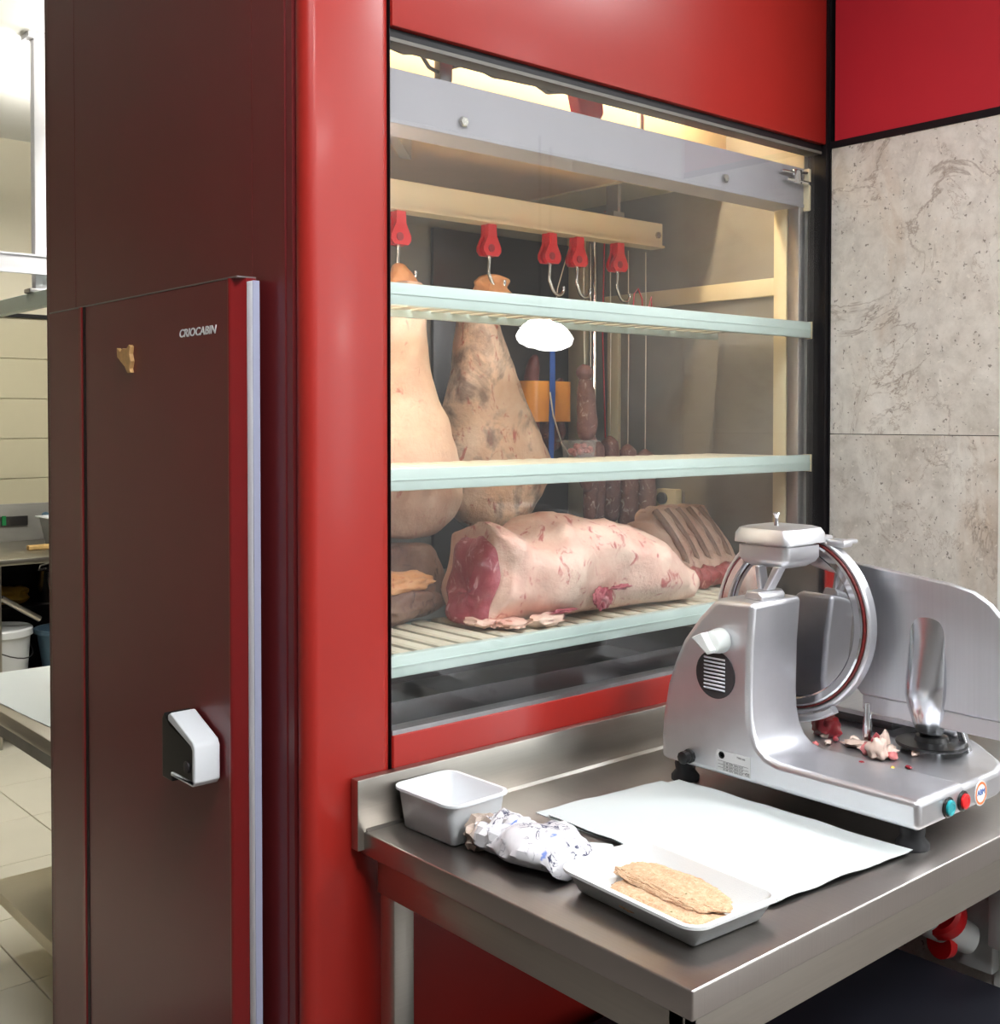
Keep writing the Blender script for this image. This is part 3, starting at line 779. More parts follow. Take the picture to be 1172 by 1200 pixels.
part('string', lambda m: m.tube([(1.042, 0.5395, 1.755), (1.042, 0.52, 1.88), (1.042, 0.47, 1.9975)], 0.0015, 5), 'string', sb)
part('string', lambda m: m.tube([(1.03, 0.535, 1.62), (1.04, 0.533, 1.56), (1.07, 0.533, 1.49), (1.10, 0.535, 1.46)], 0.002, 6), 'string', sb)
dt = thing('reflected_tray', 'glass reflection built as a small clear tray of red meat cubes on the middle shelf', 'tray', (0.875, 0.275, 1.466))  # reflected meat tray built as a solid thing on the shelf
part('tray_box', lambda m: (m.rings([[(px, py, z) for px, py in rounded(0.845 - g, 0.905 + g, 0.245 - g, 0.305 + g, 0.008, 3)] for z, g in ((1.467, -0.003), (1.500, 0.0))], cap=False), m.box(0.843, 0.907, 0.243, 0.307, 1.4665, 1.468)), 'clear_plastic', dt)
part('lid', lambda m: m.box(0.838, 0.912, 0.238, 0.312, 1.500, 1.504, 0.001, 1), 'clear_plastic', dt)
rnd = random.Random(4)
def cubes(m):
    for k in range(26):
        m.blob((0.853 + rnd.random() * 0.044, 0.253 + rnd.random() * 0.044, 1.474 + rnd.random() * 0.018), (0.008, 0.008, 0.007), 0.4, 2, k, 1)
o = part('meat_cubes', cubes, 'rib_lean', dt)
o['kind'] = 'stuff'

# ------------------------------------------------------------------ meats on the lowest shelf
SZ = 1.1466
def big_joint():
    t = thing('meat_joint', 'large fat covered meat joint lying on the lowest shelf', 'meat', (0.70, 0.17, SZ))
    # x, ztop, half depth, centre y
    S = [(0.492, 1.318, 0.085, 0.175), (0.497, 1.338, 0.105, 0.175), (0.520, 1.336, 0.116, 0.175), (0.55, 1.322, 0.120, 0.175), (0.59, 1.312, 0.126, 0.175), (0.625, 1.330, 0.130, 0.174), (0.655, 1.352, 0.132, 0.172), (0.70, 1.352, 0.134, 0.172), (0.78, 1.345, 0.134, 0.170),
         (0.86, 1.325, 0.130, 0.165), (0.93, 1.295, 0.120, 0.155), (0.98, 1.265, 0.105, 0.145), (1.02, 1.230, 0.085, 0.135), (1.045, 1.20, 0.06, 0.13), (1.055, 1.175, 0.02, 0.13)]
    n = 44
    rings = []
    for i in range(len(S) - 1):
        for k in range(5):
            u = k / 5
            x, zt, hd, cy = [a + (b - a) * u for a, b in zip(S[i], S[i + 1])]
            rings.append((x, zt, hd, cy))
    rings.append(S[-1])
    out = []
    for x, zt, hd, cy in rings:
        R = []
        h = zt - SZ
        for k in range(n):
            a = 2 * math.pi * k / n
            ca, sa = math.cos(a), math.sin(a)
            py = cy + hd * math.copysign(abs(ca) ** 0.85, ca)
            pz = SZ + h * (0.5 + 0.5 * math.copysign(abs(sa) ** 0.75, sa))
            p = Vector((x, py, pz))
            w = 0.016 * noise.noise(p * 9) + 0.008 * noise.noise(p * 24 + Vector((3, 0, 0))) + 0.004 * noise.noise(p * 60)
            edge = max(0.0, min(1.0, (0.62 - x) / 0.13))
            pz2 = max(SZ + 0.0005, pz + w * max(0, sa * 0.9 + 0.3))
            px = x + 0.022 * noise.noise(Vector((py * 12, pz * 12, 1.0))) * edge - 0.05 * edge * edge * max(0.0, (1.25 - pz) / 0.1) * 0.6
            R.append(Vector((px, py + w * ca * 1.4, pz2)))
        out.append(R)
    m = MB().rings(out)
    build('fat_cover', m, 'fat', t, smooth=80)
    # cut face at the left end: red lean discs with pale fat rim
    def face(m):
        R0 = out[0]
        c = sum(R0, Vector()) / len(R0) + Vector((0, -0.010, -0.022))
        rs = []
        for f, dx in ((0.97, 0.004), (0.90, -0.008), (0.66, -0.016), (0.45, -0.010), (0.25, -0.018), (0.04, -0.014)):
            rs.append([c + (p - c) * (f * (1 + 0.16 * noise.noise(p * 20))) + Vector((dx + 0.010 * noise.noise(p * 26 + Vector((f * 5, 0, 0))), 0, 0)) for p in R0])
        m.rings(rs)
    part('cut_face', face, 'lean', t, smooth=80)
    def rim(m):
        m.blob((0.575, 0.062, 1.160), (0.045, 0.022, 0.013), 0.5, 4, 2, 3)
        m.blob((0.470, 0.130, 1.160), (0.030, 0.040, 0.012), 0.5, 4, 3, 3)
        m.blob((0.505, 0.085, 1.158), (0.032, 0.030, 0.010), 0.5, 5, 4, 3)
        for v in m.bm.verts:
            v.co.z = max(v.co.z, SZ)
    part('fat_edge', rim, 'fat', t, smooth=80)
    part('red_spot', lambda m: (m.blob((0.715, 0.044, 1.190), (0.026, 0.007, 0.020), 0.5, 3, 2, 4), m.blob((0.765, 0.039, 1.208), (0.026, 0.005, 0.005), 0.9, 5, 6, 3), m.blob((0.61, 0.052, 1.174), (0.03, 0.006, 0.004), 0.9, 5, 7, 3)), 'lean', t, smooth=80)
big_joint()

def ribs():
    t = thing('rib_rack', 'brown aged rib rack standing behind the big meat joint', 'meat', (1.25, 0.24, SZ))
    rows = []
    nx, nz = 60, 26
    for iz in range(nz + 1):
        v = iz / nz
        row = []
        for ix in range(nx + 1):
            u = ix / nx
            x = 1.125 + u * 0.255
            top = 1.285 + 0.045 * min(1, u / 0.25) + 0.004 * math.sin(u * 40)
            if u > 0.85:
                top -= (u - 0.85) * 0.3
            z = SZ + 0.001 + v * (top - SZ)
            lean_y = 0.205 + 0.09 * v * v
            rib = 0.011 * (0.5 + 0.5 * math.cos((u * 6.2 + v * 0.55) * 2 * math.pi)) * min(1, v * 2.2)
            w = 0.008 * noise.noise(Vector((x * 30, v * 6, 2))) + 0.010 * noise.noise(Vector((x * 70, v * 18, 4))) * max(0, 0.4 - v) * 2
            row.append(Vector((x - 0.01 * v, lean_y - rib + w - 0.015 * (1 - v) * (v < 0.35), z)))
        rows.append(row)
    m = MB()
    bm = m.bm
    F = [[bm.verts.new(p) for p in r] for r in rows]
    Bk = [[bm.verts.new(p + Vector((0.0, 0.065, 0))) for p in r] for r in rows]
    for i in range(nz):
        for j in range(nx):
            bm.faces.new((F[i][j], F[i][j + 1], F[i + 1][j + 1], F[i + 1][j]))
            bm.faces.new((Bk[i][j + 1], Bk[i][j], Bk[i + 1][j], Bk[i + 1][j + 1]))
    for i in range(nz):
        bm.faces.new((F[i][0], F[i + 1][0], Bk[i + 1][0], Bk[i][0]))
        bm.faces.new((F[i + 1][nx], F[i][nx], Bk[i][nx], Bk[i + 1][nx]))
    for j in range(nx):
        bm.faces.new((F[nz][j], F[nz][j + 1], Bk[nz][j + 1], Bk[nz][j]))
        bm.faces.new((F[0][j + 1], F[0][j], Bk[0][j], Bk[0][j + 1]))
    build('rib_slab', m, 'rib_meat', t, smooth=70)
    for k in range(5):
        u = (k + 0.45) / 6.2 + 0.05
        pts = []
        for s in range(8):
            v = 0.32 + s / 7 * 0.69
            pts.append((1.125 + (u - 0.0887 * (v - 0.5)) * 0.255 + 0.02 - 0.01 * v, 0.203 + 0.09 * v * v, SZ + v * 0.18))
        part('gap_membrane', lambda m: m.tube(pts, 0.0085, 8), 'aged_dark', t, smooth=80)
    part('lean_base', lambda m: [m.blob((1.14 + 0.03 * k, 0.185, 1.172 + 0.004 * (k % 2)), (0.026, 0.022, 0.025), 0.5, 3, k, 2) for k in range(8)], 'rib_lean', t, smooth=80)
ribs()
t = thing('aged_beef_cut', 'dark brown crusted beef piece at the left of the lowest shelf', 'meat', (0.41, 0.30, SZ))
part('crust', lambda m: m.blob((0.375, 0.285, 1.188), (0.10, 0.040, 0.042), 0.35, 2.6, 11, 4), 'aged_dark', t, smooth=80)
part('fat_cap', lambda m: m.blob((0.37, 0.280, 1.225), (0.09, 0.042, 0.024), 0.35, 2.6, 3, 4), 'shank_end', t, smooth=80)
t = thing('aged_loin', 'mottled aged beef loin standing upright behind the crusted piece', 'meat', (0.44, 0.37, SZ))
part('meat', lambda m: m.rings(loft_z([(1.288, 0.45, 0.03, 0.02), (1.28, 0.45, 0.09, 0.035), (1.25, 0.45, 0.115, 0.045), (1.20, 0.45, 0.12, 0.05), (1.16, 0.45, 0.10, 0.045), (SZ + 0.001, 0.45, 0.06, 0.03)], 0.385, 30, amp=0.16, freq=12, seed=4)), 'aged_dark', t, smooth=80)
# drip tray below the shelf with cables
t = thing('drip_tray', 'dark steel drip tray under the lowest shelf', 'tray', (0.72, 0.30, 0.956))
part('pan', lambda m: (m.box(0.15, 1.20, 0.08, 0.50, 0.957, 0.965), m.box(0.15, 1.20, 0.08, 0.084, 0.965, 1.05), m.box(0.15, 1.20, 0.496, 0.50, 0.965, 1.07), m.box(0.15, 0.154, 0.08, 0.50, 0.965, 1.05), m.box(1.196, 1.20, 0.08, 0.50, 0.965, 1.05)), 'steel_dark', t)

# ------------------------------------------------------------------ stainless work table
TZ = 0.88
tx0, tx1, ty0, ty1 = 0.090, 1.425, -0.708, -0.012
tb = thing('work_table', 'stainless steel work table with a rear upstand', 'table', (0.76, -0.36, 0.0))
part('tabletop', lambda m: m.box(tx0, tx1, ty0, ty1, TZ - 0.038, TZ, 0.003, 3), 'steel_table', tb)
part('upstand', lambda m: (m.box(tx0 - 0.012, tx1, ty1 - 0.012, ty1 + 0.008, TZ - 0.03, 0.966, 0.002), m.prism([(ty1 - 0.018, TZ - 0.001), (ty1 - 0.011, TZ - 0.001), (ty1 - 0.011, TZ + 0.006)], 'x', tx0 + 0.004, tx1)), 'steel_apron', tb)
part('apron', lambda m: (m.box(tx0 + 0.02, tx0 + 0.045, ty0 + 0.03, ty1 - 0.02, 0.778, TZ - 0.038, 0.002), m.box(tx0 + 0.02, tx1 - 0.02, ty0 + 0.03, ty0 + 0.055, 0.765, TZ - 0.038, 0.002)), 'steel_apron', tb)
for x, y in ((tx0 + 0.022, ty1 - 0.065), (tx0 + 0.022, ty0 + 0.032), (tx1 - 0.065, ty1 - 0.065), (tx1 - 0.065, ty0 + 0.032)):
    part('leg', lambda m: m.box(x, x + 0.04, y, y + 0.04, 0.0, 0.7775 if y > -0.4 else 0.764, 0.003), 'steel_apron', tb)
# dark box under the table
t = thing('storage_box', 'black plastic lidded box under the work table', 'box', (0.78, -0.36, 0.0))
part('body', lambda m: m.prism(rounded(0.32, 1.26, -0.66, -0.09, 0.03), 'z', 0.0, 0.40), 'navy_plastic', t)
part('lid', lambda m: m.prism(rounded(0.30, 1.28, -0.68, -0.07, 0.03), 'z', 0.40, 0.42), 'navy_plastic', t, bevel=0.004)

# red power socket on the wall below the table
so = thing('power_socket', 'white wall socket with red round caps below the table', 'socket', (1.42, -0.37, 0.40))
part('box', lambda m: m.box(1.385, WX - 0.0005, -0.50, -0.43, 0.44, 0.60, 0.006), 'grey_plastic', so)
part('spout', lambda m: m.lathe([(0.034, -0.01), (0.034, 0.09), (0.030, 0.10)], (1.40, -0.375, 0.44), (-0.45, 0.30, 0.25), 24), 'pale_plastic', so)
part('red_cap', lambda m: m.lathe([(0.046, 0.0), (0.050, 0.006), (0.050, 0.03), (0.044, 0.038)], (1.365, -0.352, 0.478), (-0.6, 0.15, 0.55), 28), 'socket_red', so)
part('red_ring', lambda m: m.lathe([(0.018, 0.0), (0.030, 0.0), (0.030, 0.022), (0.018, 0.022)], (1.358, -0.352, 0.430), (-0.75, 0.1, 0.1), 24), 'socket_red', so)
part('mount_plate', lambda m: m.box(1.41, WX - 0.0005, -0.43, -0.30, 0.37, 0.53, 0.006), 'grey_plastic', so)

# ------------------------------------------------------------------ things on the table
T0 = TZ + 0.0003
# paper sheets
def sheet(corners, z, seed, m):
    a, b, c, d = [Vector((x, y, 0)) for x, y in corners]
    n = 24
    V, W = [], []
    for i in range(n + 1):
        for j in range(n + 1):
            u, v = i / n, j / n
            p = a.lerp(b, u).lerp(d.lerp(c, u), v)
            e = min(u, v, 1 - u, 1 - v)
            zz = z + max(0.0, 0.0035 * noise.noise(Vector((p.x * 14, p.y * 14, seed)))) + (0.006 * max(0, v - 0.85) / 0.15 * max(0, noise.noise(Vector((u * 5, 3, seed))) + 0.3)) 
            p = p + Vector((noise.noise(Vector((u * 6, v * 6, seed))), noise.noise(Vector((v * 6, u * 6, seed + 3))), 0)) * 0.002
            V.append(m.bm.verts.new((p.x, p.y, zz))); W.append(m.bm.verts.new((p.x, p.y, zz + 0.0008)))
    k = lambda i, j: i * (n + 1) + j
    for i in range(n):
        for j in range(n):
            m.bm.faces.new((W[k(i, j)], W[k(i + 1, j)], W[k(i + 1, j + 1)], W[k(i, j + 1)]))
            m.bm.faces.new((V[k(i, j + 1)], V[k(i + 1, j + 1)], V[k(i + 1, j)], V[k(i, j)]))
    for i in range(n):
        for (p, q) in ((k(i, 0), k(i + 1, 0)), (k(i + 1, n), k(i, n)), (k(0, i + 1), k(0, i)), (k(n, i), k(n, i + 1))):
            m.bm.faces.new((V[p], V[q], W[q], W[p]))
tag(part('paper_sheet', lambda m: sheet([(0.362, -0.140), (0.655, -0.165), (0.668, -0.640), (0.362, -0.618)], T0, 1.3, m), 'paper', None, smooth=60), 'white paper sheet peeking out under the topmost sheet by the slicer', 'paper', 'paper sheets')
tag(part('paper_sheet', lambda m: sheet([(0.362, -0.172), (0.674, -0.192), (0.677, -0.656), (0.352, -0.632)], T0 + 0.0046, 4.1, m), 'paper', None, smooth=60), 'large white paper sheet lying flat before the slicer', 'paper', 'paper sheets')

def tub_mesh(m, cx, cy, hx, hy, z0, h, r, taper, rimw, th=0.003, ang=0.0):
    prof = [(-taper - 0.004, 0.0), (-taper, 0.004), (-0.001, h - 0.006), (rimw, h - 0.004), (rimw, h), (-th * 0.5, h), (-th - 0.001, h - 0.005), (-taper - th, th + 0.004), (-taper - th - 0.004, th)]
    m.rings([[(x, y, z0 + z) for x, y in rounded(cx - hx - o, cx + hx + o, cy - hy - o, cy + hy + o, max(0.004, r + o), 6)] for o, z in prof])
    if ang:
        m.rot(ang, 'Z', (cx, cy, z0))
tag(part('plastic_tub', lambda m: tub_mesh(m, 0.203, -0.109, 0.060, 0.075, T0, 0.070, 0.02, 0.010, 0.005, ang=math.radians(2)), 'white_plastic', None, smooth=50), 'empty white square plastic tub on the steel table', 'tub')

ft = tag(part('foam_tray', lambda m: tub_mesh(m, 0.247, -0.533, 0.083, 0.127, T0, 0.036, 0.022, 0.016, 0.006, 0.004, ang=math.radians(-3)), 'foam', None, smooth=50), 'white foam tray holding breaded meat at the table edge', 'tray')
def cutlet(cx, cy, lx, ly, z, th, ang, seed, label):
    m = MB()
    rr = bmesh.ops.create_icosphere(m.bm, subdivisions=5, radius=1.0)
    for v in rr['verts']:
        d = v.co.normalized()
        k = 1 + 0.22 * noise.noise(Vector((d.x * 1.8, d.y * 1.8, seed))) + 0.05 * noise.noise(Vector((d.x * 7, d.y * 7, seed)))
        sx = math.copysign(abs(d.x) ** 0.8, d.x); sy = math.copysign(abs(d.y) ** 0.8, d.y)
        zz = d.z * th * (0.8 + 0.5 * noise.noise(Vector((d.x * 3, d.y * 3, seed + 4))))
        f = 0.0030 * noise.noise(d * 12 + Vector((seed, 0, 0))) + 0.0026 * noise.noise(d * 34)
        v.co = Vector((sx * lx * k, sy * ly * k, zz)) + d * f
    bmesh.ops.rotate(m.bm, verts=m.bm.verts, cent=(0, 0, 0), matrix=Matrix.Rotation(ang, 3, 'Z'))
    for v in m.bm.verts:
        v.co += Vector((cx, cy, z))
    tag(build('breaded_cutlet', m, 'breadcrumb', None, smooth=80), label, 'meat', 'breaded cutlets in the foam tray')
cutlet(0.226, -0.545, 0.047, 0.092, T0 + 0.0125, 0.0085, 0.02, 1.0, 'breaded cutlet lying lower, at the outer side of the foam tray')
cutlet(0.264, -0.532, 0.043, 0.096, T0 + 0.0215, 0.0085, -0.06, 5.0, 'breaded cutlet on top, at the inner side of the foam tray')

def parcel():
    t = thing('paper_parcel', 'crumpled printed paper parcel between the tub and the foam tray', 'parcel', (0.205, -0.31, T0))
    def roll(m):
        rings = []
        N = 22
        for i in range(N + 1):
            u = i / N
            c = Vector((0.215, -0.245, 0)).lerp(Vector((0.222, -0.383, 0)), u)
            hw = 0.056 * (0.80 + 0.35 * math.sin(math.pi * min(1, u * 1.15 + 0.05)))
            hh = 0.054 * (0.82 + 0.25 * math.sin(math.pi * u)) 
            if u > 0.9:
                hh *= 1 - (u - 0.9) * 4
            R = []
            for k in range(22):
                a = 2 * math.pi * k / 22
                p = Vector((c.x + hw * math.cos(a), c.y, T0 + hh * (0.5 + 0.5 * math.sin(a))))
                w = 0.010 * noise.noise(Vector((u * 3.2, k * 0.33, 2.0))) + 0.003 * noise.noise(Vector((u * 9, k * 0.8, 9)))
                R.append(Vector((p.x + w * math.cos(a), p.y + w, max(T0 + 0.0004, p.z + w * max(0, math.sin(a) + 0.2)))))
            rings.append(R)
        m.rings(rings)
    part('wrapped_roll', roll, 'printed_paper', t, smooth=40)
    def flap(m):
        rings = []
        for i in range(9):
            u = i / 8
            c = Vector((0.205, -0.205, 0)).lerp(Vector((0.215, -0.262, 0)), u)
            hw = 0.040 + 0.012 * math.sin(u * 3)
            hh = 0.050 + 0.006 * u
            R = []
            for k in range(18):
                a = 2 * math.pi * k / 18
                w = 0.012 * noise.noise(Vector((u * 4, k * 0.6, 7.0)))
                R.append(Vector((c.x + (hw + w) * math.cos(a), c.y + w * 0.5, max(T0 + 0.0004, T0 + hh * (0.5 + 0.5 * math.sin(a)) + w))))
            rings.append(R)
        m.rings(rings)
    part('paper_fold', flap, 'printed_paper', t, smooth=15)
    def crump(m):
        m.blob((0.195, -0.205, T0 + 0.026), (0.038, 0.022, 0.027), 0.5, 3.0, 3, 3)
        for v in m.bm.verts:
            v.co.z = max(v.co.z, T0 + 0.0004)
    part('crumpled_end', crump, 'kraft_crumple', t, smooth=10)
    part('paper_tail', lambda m: (m.prism([(0.262, -0.35), (0.30, -0.31), (0.330, -0.35), (0.300, -0.389)], 'z', T0 + 0.012, T0 + 0.014)), 'paper', t)
parcel()

# ------------------------------------------------------------------ meat slicer
sl = thing('meat_slicer', 'polished aluminium meat slicer with round blade on the table', 'slicer', (0.90, -0.41, TZ))
DZ = 0.962
def slicer_body(m):
    prof = [(-0.155, 0.918), (-0.150, 0.96), (-0.154, 1.00), (-0.166, 1.061), (-0.182, 1.105), (-0.202, 1.146), (-0.238, 1.192), (-0.272, 1.226), (-0.284, 1.232), (-0.360, 1.232), (-0.3535, 1.15), (-0.352, 1.06), (-0.3535, 1.03), (-0.359, 1.005), (-0.370, 0.985), (-0.388, 0.971), (-0.412, 0.9655), (-0.67, 0.9655), (-0.67, 0.918)]
    m.prism(prof, 'x', 0.670, 0.815)
def slicer_base(m):
    foot = [(0.672, -0.15), (0.672, -0.668)] + [(0.80, -0.670), (0.93, -0.669), (0.965, -0.660), (0.995, -0.640), (1.06, -0.575), (1.13, -0.49), (1.18, -0.42), (1.18, -0.16)]
    m.prism(foot, 'z', 0.9185, DZ)
part('tower', slicer_body, 'cast_alu', sl, bevel=0.010, smooth=40)
part('base', slicer_base, 'cast_alu', sl, bevel=0.009, smooth=40)
# raised rim along the deck edge
for x, y in ((0.70, -0.185), (0.705, -0.640), (1.10, -0.20), (1.02, -0.52)):
    part('foot', lambda m: m.lathe([(0.026, 0.0), (0.026, 0.008), (0.018, 0.018), (0.020, 0.030), (0.016, 0.039)], (x, y, TZ + 0.0002), n=20), 'black_rubber', sl, smooth=60)
# knob, vent, gland, plate on the left flank
part('knob', lambda m: (m.lathe([(0.022, 0.0), (0.022, 0.012), (0.019, 0.030), (0.010, 0.033)], (0.670, -0.292, 1.159), (-1, 0, 0), 28), m.prism([(-0.262, 1.166), (-0.284, 1.177), (-0.305, 1.148), (-0.298, 1.140)], 'x', 0.622, 0.655)), 'pale_plastic', sl, bevel=0.002)
vn = part('vent', lambda m: m.lathe([(0.043, 0.0), (0.043, 0.0015), (0.041, 0.002)], (0.6695, -0.279, 1.096), (-1, 0, 0), 40), 'charcoal', sl)
part('vent_slot', lambda m: m.box(0.6669, 0.6674, -0.302, -0.256, 1.066, 1.128), 'ink_black', vn)
for k in range(9):
    z = 1.0685 + k * 0.0068
    part('louvre', lambda m: m.prism([(0.6669, z), (0.6640, z + 0.0030), (0.6669, z + 0.0036)], 'y', -0.302, -0.256), 'white_gasket', vn)
part('cable_gland', lambda m: m.lathe([(0.013, 0.0), (0.013, 0.006), (0.010, 0.008), (0.0115, 0.012), (0.0115, 0.022), (0.007, 0.024)], (0.670, -0.221, 0.937), (-1, 0, 0), 10), 'black_plastic', sl)
dp = part('data_plate', lambda m: m.box(0.6688, 0.6699, -0.356, -0.282, 0.927, 0.963), 'label_silver', sl)
dp_o = -0.282
part('emblem', lambda m: m.lathe([(0.006, 0), (0.0065, 0.0004), (0.0045, 0.0004), (0.004, 0.0)], (0.6688, -0.294, 0.955), (-1, 0, 0), 20), 'ink_black', dp)
for r in range(3):
    z = 0.9445 - r * 0.0058
    part('table_line', lambda m: m.box(0.6684, 0.6689, -0.352, -0.286, z - 0.0002, z + 0.0002), 'ink_black', dp)
    text_part('small_print', '25 08 230V 50Hz 0.37', 0.0048, 'ink_black', dp, (0.6686, -0.319, z - 0.003), (0, -1, 0), (0, 0, 1), 0.0001)
text_part('small_print', 'TYPE 350', 0.0045, 'ink_black', dp, (0.6686, -0.336, 0.957), (0, -1, 0), (0, 0, 1), 0.0001)
text_part('ce_mark', 'CE', 0.0075, 'ink_black', dp, (0.6686, -0.350, 0.932), (0, -1, 0), (0, 0, 1), 0.0001)
# buttons and badge on the front flank (y = -0.67)
FY = -0.6702
for x, mt, nm in ((0.757, 'teal_button', 'start_button'), (0.804, 'red_button', 'stop_button')):
    bz = part(nm, lambda m: m.lathe([(0.0165, 0.0), (0.0165, 0.003), (0.0145, 0.0045)], (x, FY + 0.0006, 0.939), (0, -1, 0), 28), 'black_plastic', sl)
    part('button_cap', lambda m: m.lathe([(0.0125, 0.004), (0.0125, 0.0075), (0.0115, 0.0085), (0.008, 0.0088), (0.007, 0.0078)], (x, FY + 0.0006, 0.939), (0, -1, 0), 28), mt, bz)
bg = part('badge', lambda m: m.lathe([(0.0205, 0.0), (0.0205, 0.0012)], (0.866, FY + 0.0010, 0.938), (0, -1, 0), 36), 'white_print', sl)
part('badge_ring', lambda m: m.lathe([(0.0150, 0.0011), (0.0150, 0.0017), (0.0185, 0.0017), (0.0185, 0.0011)], (0.866, FY + 0.0010, 0.938), (0, -1, 0), 36), 'orange_print', bg)
text_part('badge_lettering', 'ABM', 0.013, 'blue_print', bg, (0.866, FY - 0.0006, 0.9395), (1, 0, 0), (0, 0, 1), 0.0003)
# blade and guard ring
BC = Vector((0.872, -0.298, 1.172))
def annulus(m, c, axis, r0, r1, t0, t1, n=72, a0=0, a1=360, bv=0.003):
    ax = Vector(axis).normalized()
    s = ax.cross(Vector((0, 0, 1))).normalized(); u = s.cross(ax).normalized()
    full = (a1 - a0) >= 360
    rings = []
    for k in range(n if full else n + 1):
        a = math.radians(a0 + (a1 - a0) * k / n)
        d = s * math.cos(a) + u * math.sin(a)
        rings.append([c + d * r + ax * h for r, h in ((r0, t0), (r0, t1 - bv), (r0 + bv, t1), (r1 - bv, t1), (r1, t1 - bv), (r1, t0))])
    m.rings(rings, True, full)
BA = Vector((-1.0, 0.0, 0.06))
part('blade', lambda m: m.lathe([(0.148, -0.002), (0.148, 0.0), (0.120, 0.004), (0.03, 0.005), (0.001, 0.005)], BC, BA, 72), 'blade_steel', sl, smooth=25)
part('blade_guard', lambda m: (annulus(m, BC, BA, 0.140, 0.157, 0.004, 0.016)), 'chrome', sl, smooth=40)
part('residue_ring', lambda m: annulus(m, BC, BA, 0.1575, 0.161, 0.0, 0.011), 'blood', sl, smooth=40)
part('blade_guard', lambda m: (annulus(m, BC, BA, 0.1615, 0.171, -0.012, 0.010)), 'cast_alu', sl, smooth=40)
part('catch_lip', lambda m: (annulus(m, BC + Vector((-0.004, 0, 0)), BA, 0.172, 0.186, -0.006, 0.012, 24, 235, 330)), 'cast_alu', sl, smooth=40)
# sharpener on top
sh = part('sharpener_housing', lambda m: m.rings([[(x, y, z) for x, y in rounded(0.722 + g, 0.832 - g, -0.392 + g, -0.280 - g, 0.012, 4)] for z, g in ((1.288, 0.018), (1.297, 0.006), (1.305, 0.002), (1.326, 0.002), (1.3265, 0.010), (1.3305, 0.010))]), 'cast_alu', sl, smooth=35)
part('lid', lambda m: m.rings([[(x, y, z) for x, y in rounded(0.718 + g, 0.842 - g, -0.397 + g, -0.275 - g, 0.014, 4)] for z, g in ((1.3306, 0.010), (1.331, 0.0), (1.347, 0.001), (1.3565, 0.006), (1.360, 0.016))]), 'cast_alu', sh, smooth=35)
part('push_pin', lambda m: m.lathe([(0.0045, 0), (0.0035, 0.012), (0.0045, 0.018), (0.007, 0.0215), (0.006, 0.023)], (0.770, -0.335, 1.360), n=16), 'chrome', sh)
part('bracket', lambda m: (m.prism([(-0.312, 1.232), (-0.352, 1.232), (-0.352, 1.240), (-0.345, 1.2475), (-0.318, 1.2475)], 'x', 0.705, 0.775),
                           m.prism([(-0.335, 1.2475), (-0.347, 1.2475), (-0.372, 1.292), (-0.358, 1.292)], 'x', 0.728, 0.752), m.prism([(0.728, 1.2475), (0.752, 1.2475), (0.742, 1.292), (0.718, 1.292)], 'y', -0.335, -0.325)), 'cast_alu', sh, bevel=0.003)
part('clamp_arm', lambda m: (m.box(0.842, 0.895, -0.372, -0.345, 1.326, 1.338, 0.004), m.box(0.870, 0.900, -0.410, -0.372, 1.318, 1.332, 0.004), m.box(0.895, 0.93, -0.402, -0.385, 1.322, 1.330, 0.003)), 'cast_alu', sh)
# gauge plate with its support
gp = part('gauge_plate', lambda m: m.prism([(-0.28, 1.300), (-0.58, 1.268), (-0.625, 1.258), (-0.655, 1.240), (-0.680, 1.212), (-0.695, 1.18), (-0.70, 1.14), (-0.70, 1.045), (-0.412, 1.045), (-0.36, 1.10), (-0.30, 1.20)], 'x', 0.924, 0.936), 'alu_plate', sl, bevel=0.004, smooth=50)
part('plate_bracket', lambda m: m.prism([(-0.412, 1.044), (-0.70, 1.044), (-0.70, 1.012), (-0.45, 1.012), (-0.412, 1.018)], 'x', 0.930, 0.942), 'cast_alu', gp, bevel=0.002)
def leg(m):
    rings = []
    for z, x, y, rx, ry in ((0.992, 0.948, -0.538, 0.018, 0.018), (1.000, 0.944, -0.538, 0.023, 0.024), (1.018, 0.938, -0.538, 0.026, 0.028), (1.040, 0.932, -0.539, 0.028, 0.034), (1.065, 0.928, -0.540, 0.029, 0.038), (1.09, 0.927, -0.541, 0.026, 0.038), (1.12, 0.926, -0.542, 0.020, 0.036), (1.15, 0.926, -0.542, 0.013, 0.034), (1.18, 0.926, -0.542, 0.006, 0.033), (1.20, 0.926, -0.542, 0.0025, 0.030), (1.21, 0.926, -0.542, 0.001, 0.024)):
        rings.append([(x + rx * math.cos(2 * math.pi * k / 28), y + ry * math.sin(2 * math.pi * k / 28), z) for k in range(28)])
    m.rings(rings)
part('support_leg', leg, 'satin_alu', gp, smooth=80)
part('disc_knob', lambda m: (m.lathe([(0.060, 0.0), (0.061, 0.003), (0.060, 0.006), (0.030, 0.008), (0.027, 0.016), (0.020, 0.018)], (0.950, -0.538, 0.974), n=40)), 'black_plastic', sl, smooth=50)
part('knob_stem', lambda m: m.lathe([(0.02, 0.0), (0.02, 0.013)], (0.950, -0.538, DZ - 0.0005), n=20), 'chrome', sl)
part('steel_pin', lambda m: m.lathe([(0.0085, 0.0), (0.0085, 0.036), (0.0065, 0.050), (0.0055, 0.075)], (0.904, -0.439, DZ - 0.0005), n=18), 'chrome', sl, smooth=50)
part('lever', lambda m: m.prism([(-0.590, DZ), (-0.575, DZ), (-0.560, 1.012), (-0.572, 1.015)], 'x', 0.985, 1.000), 'chrome', sl, bevel=0.003)
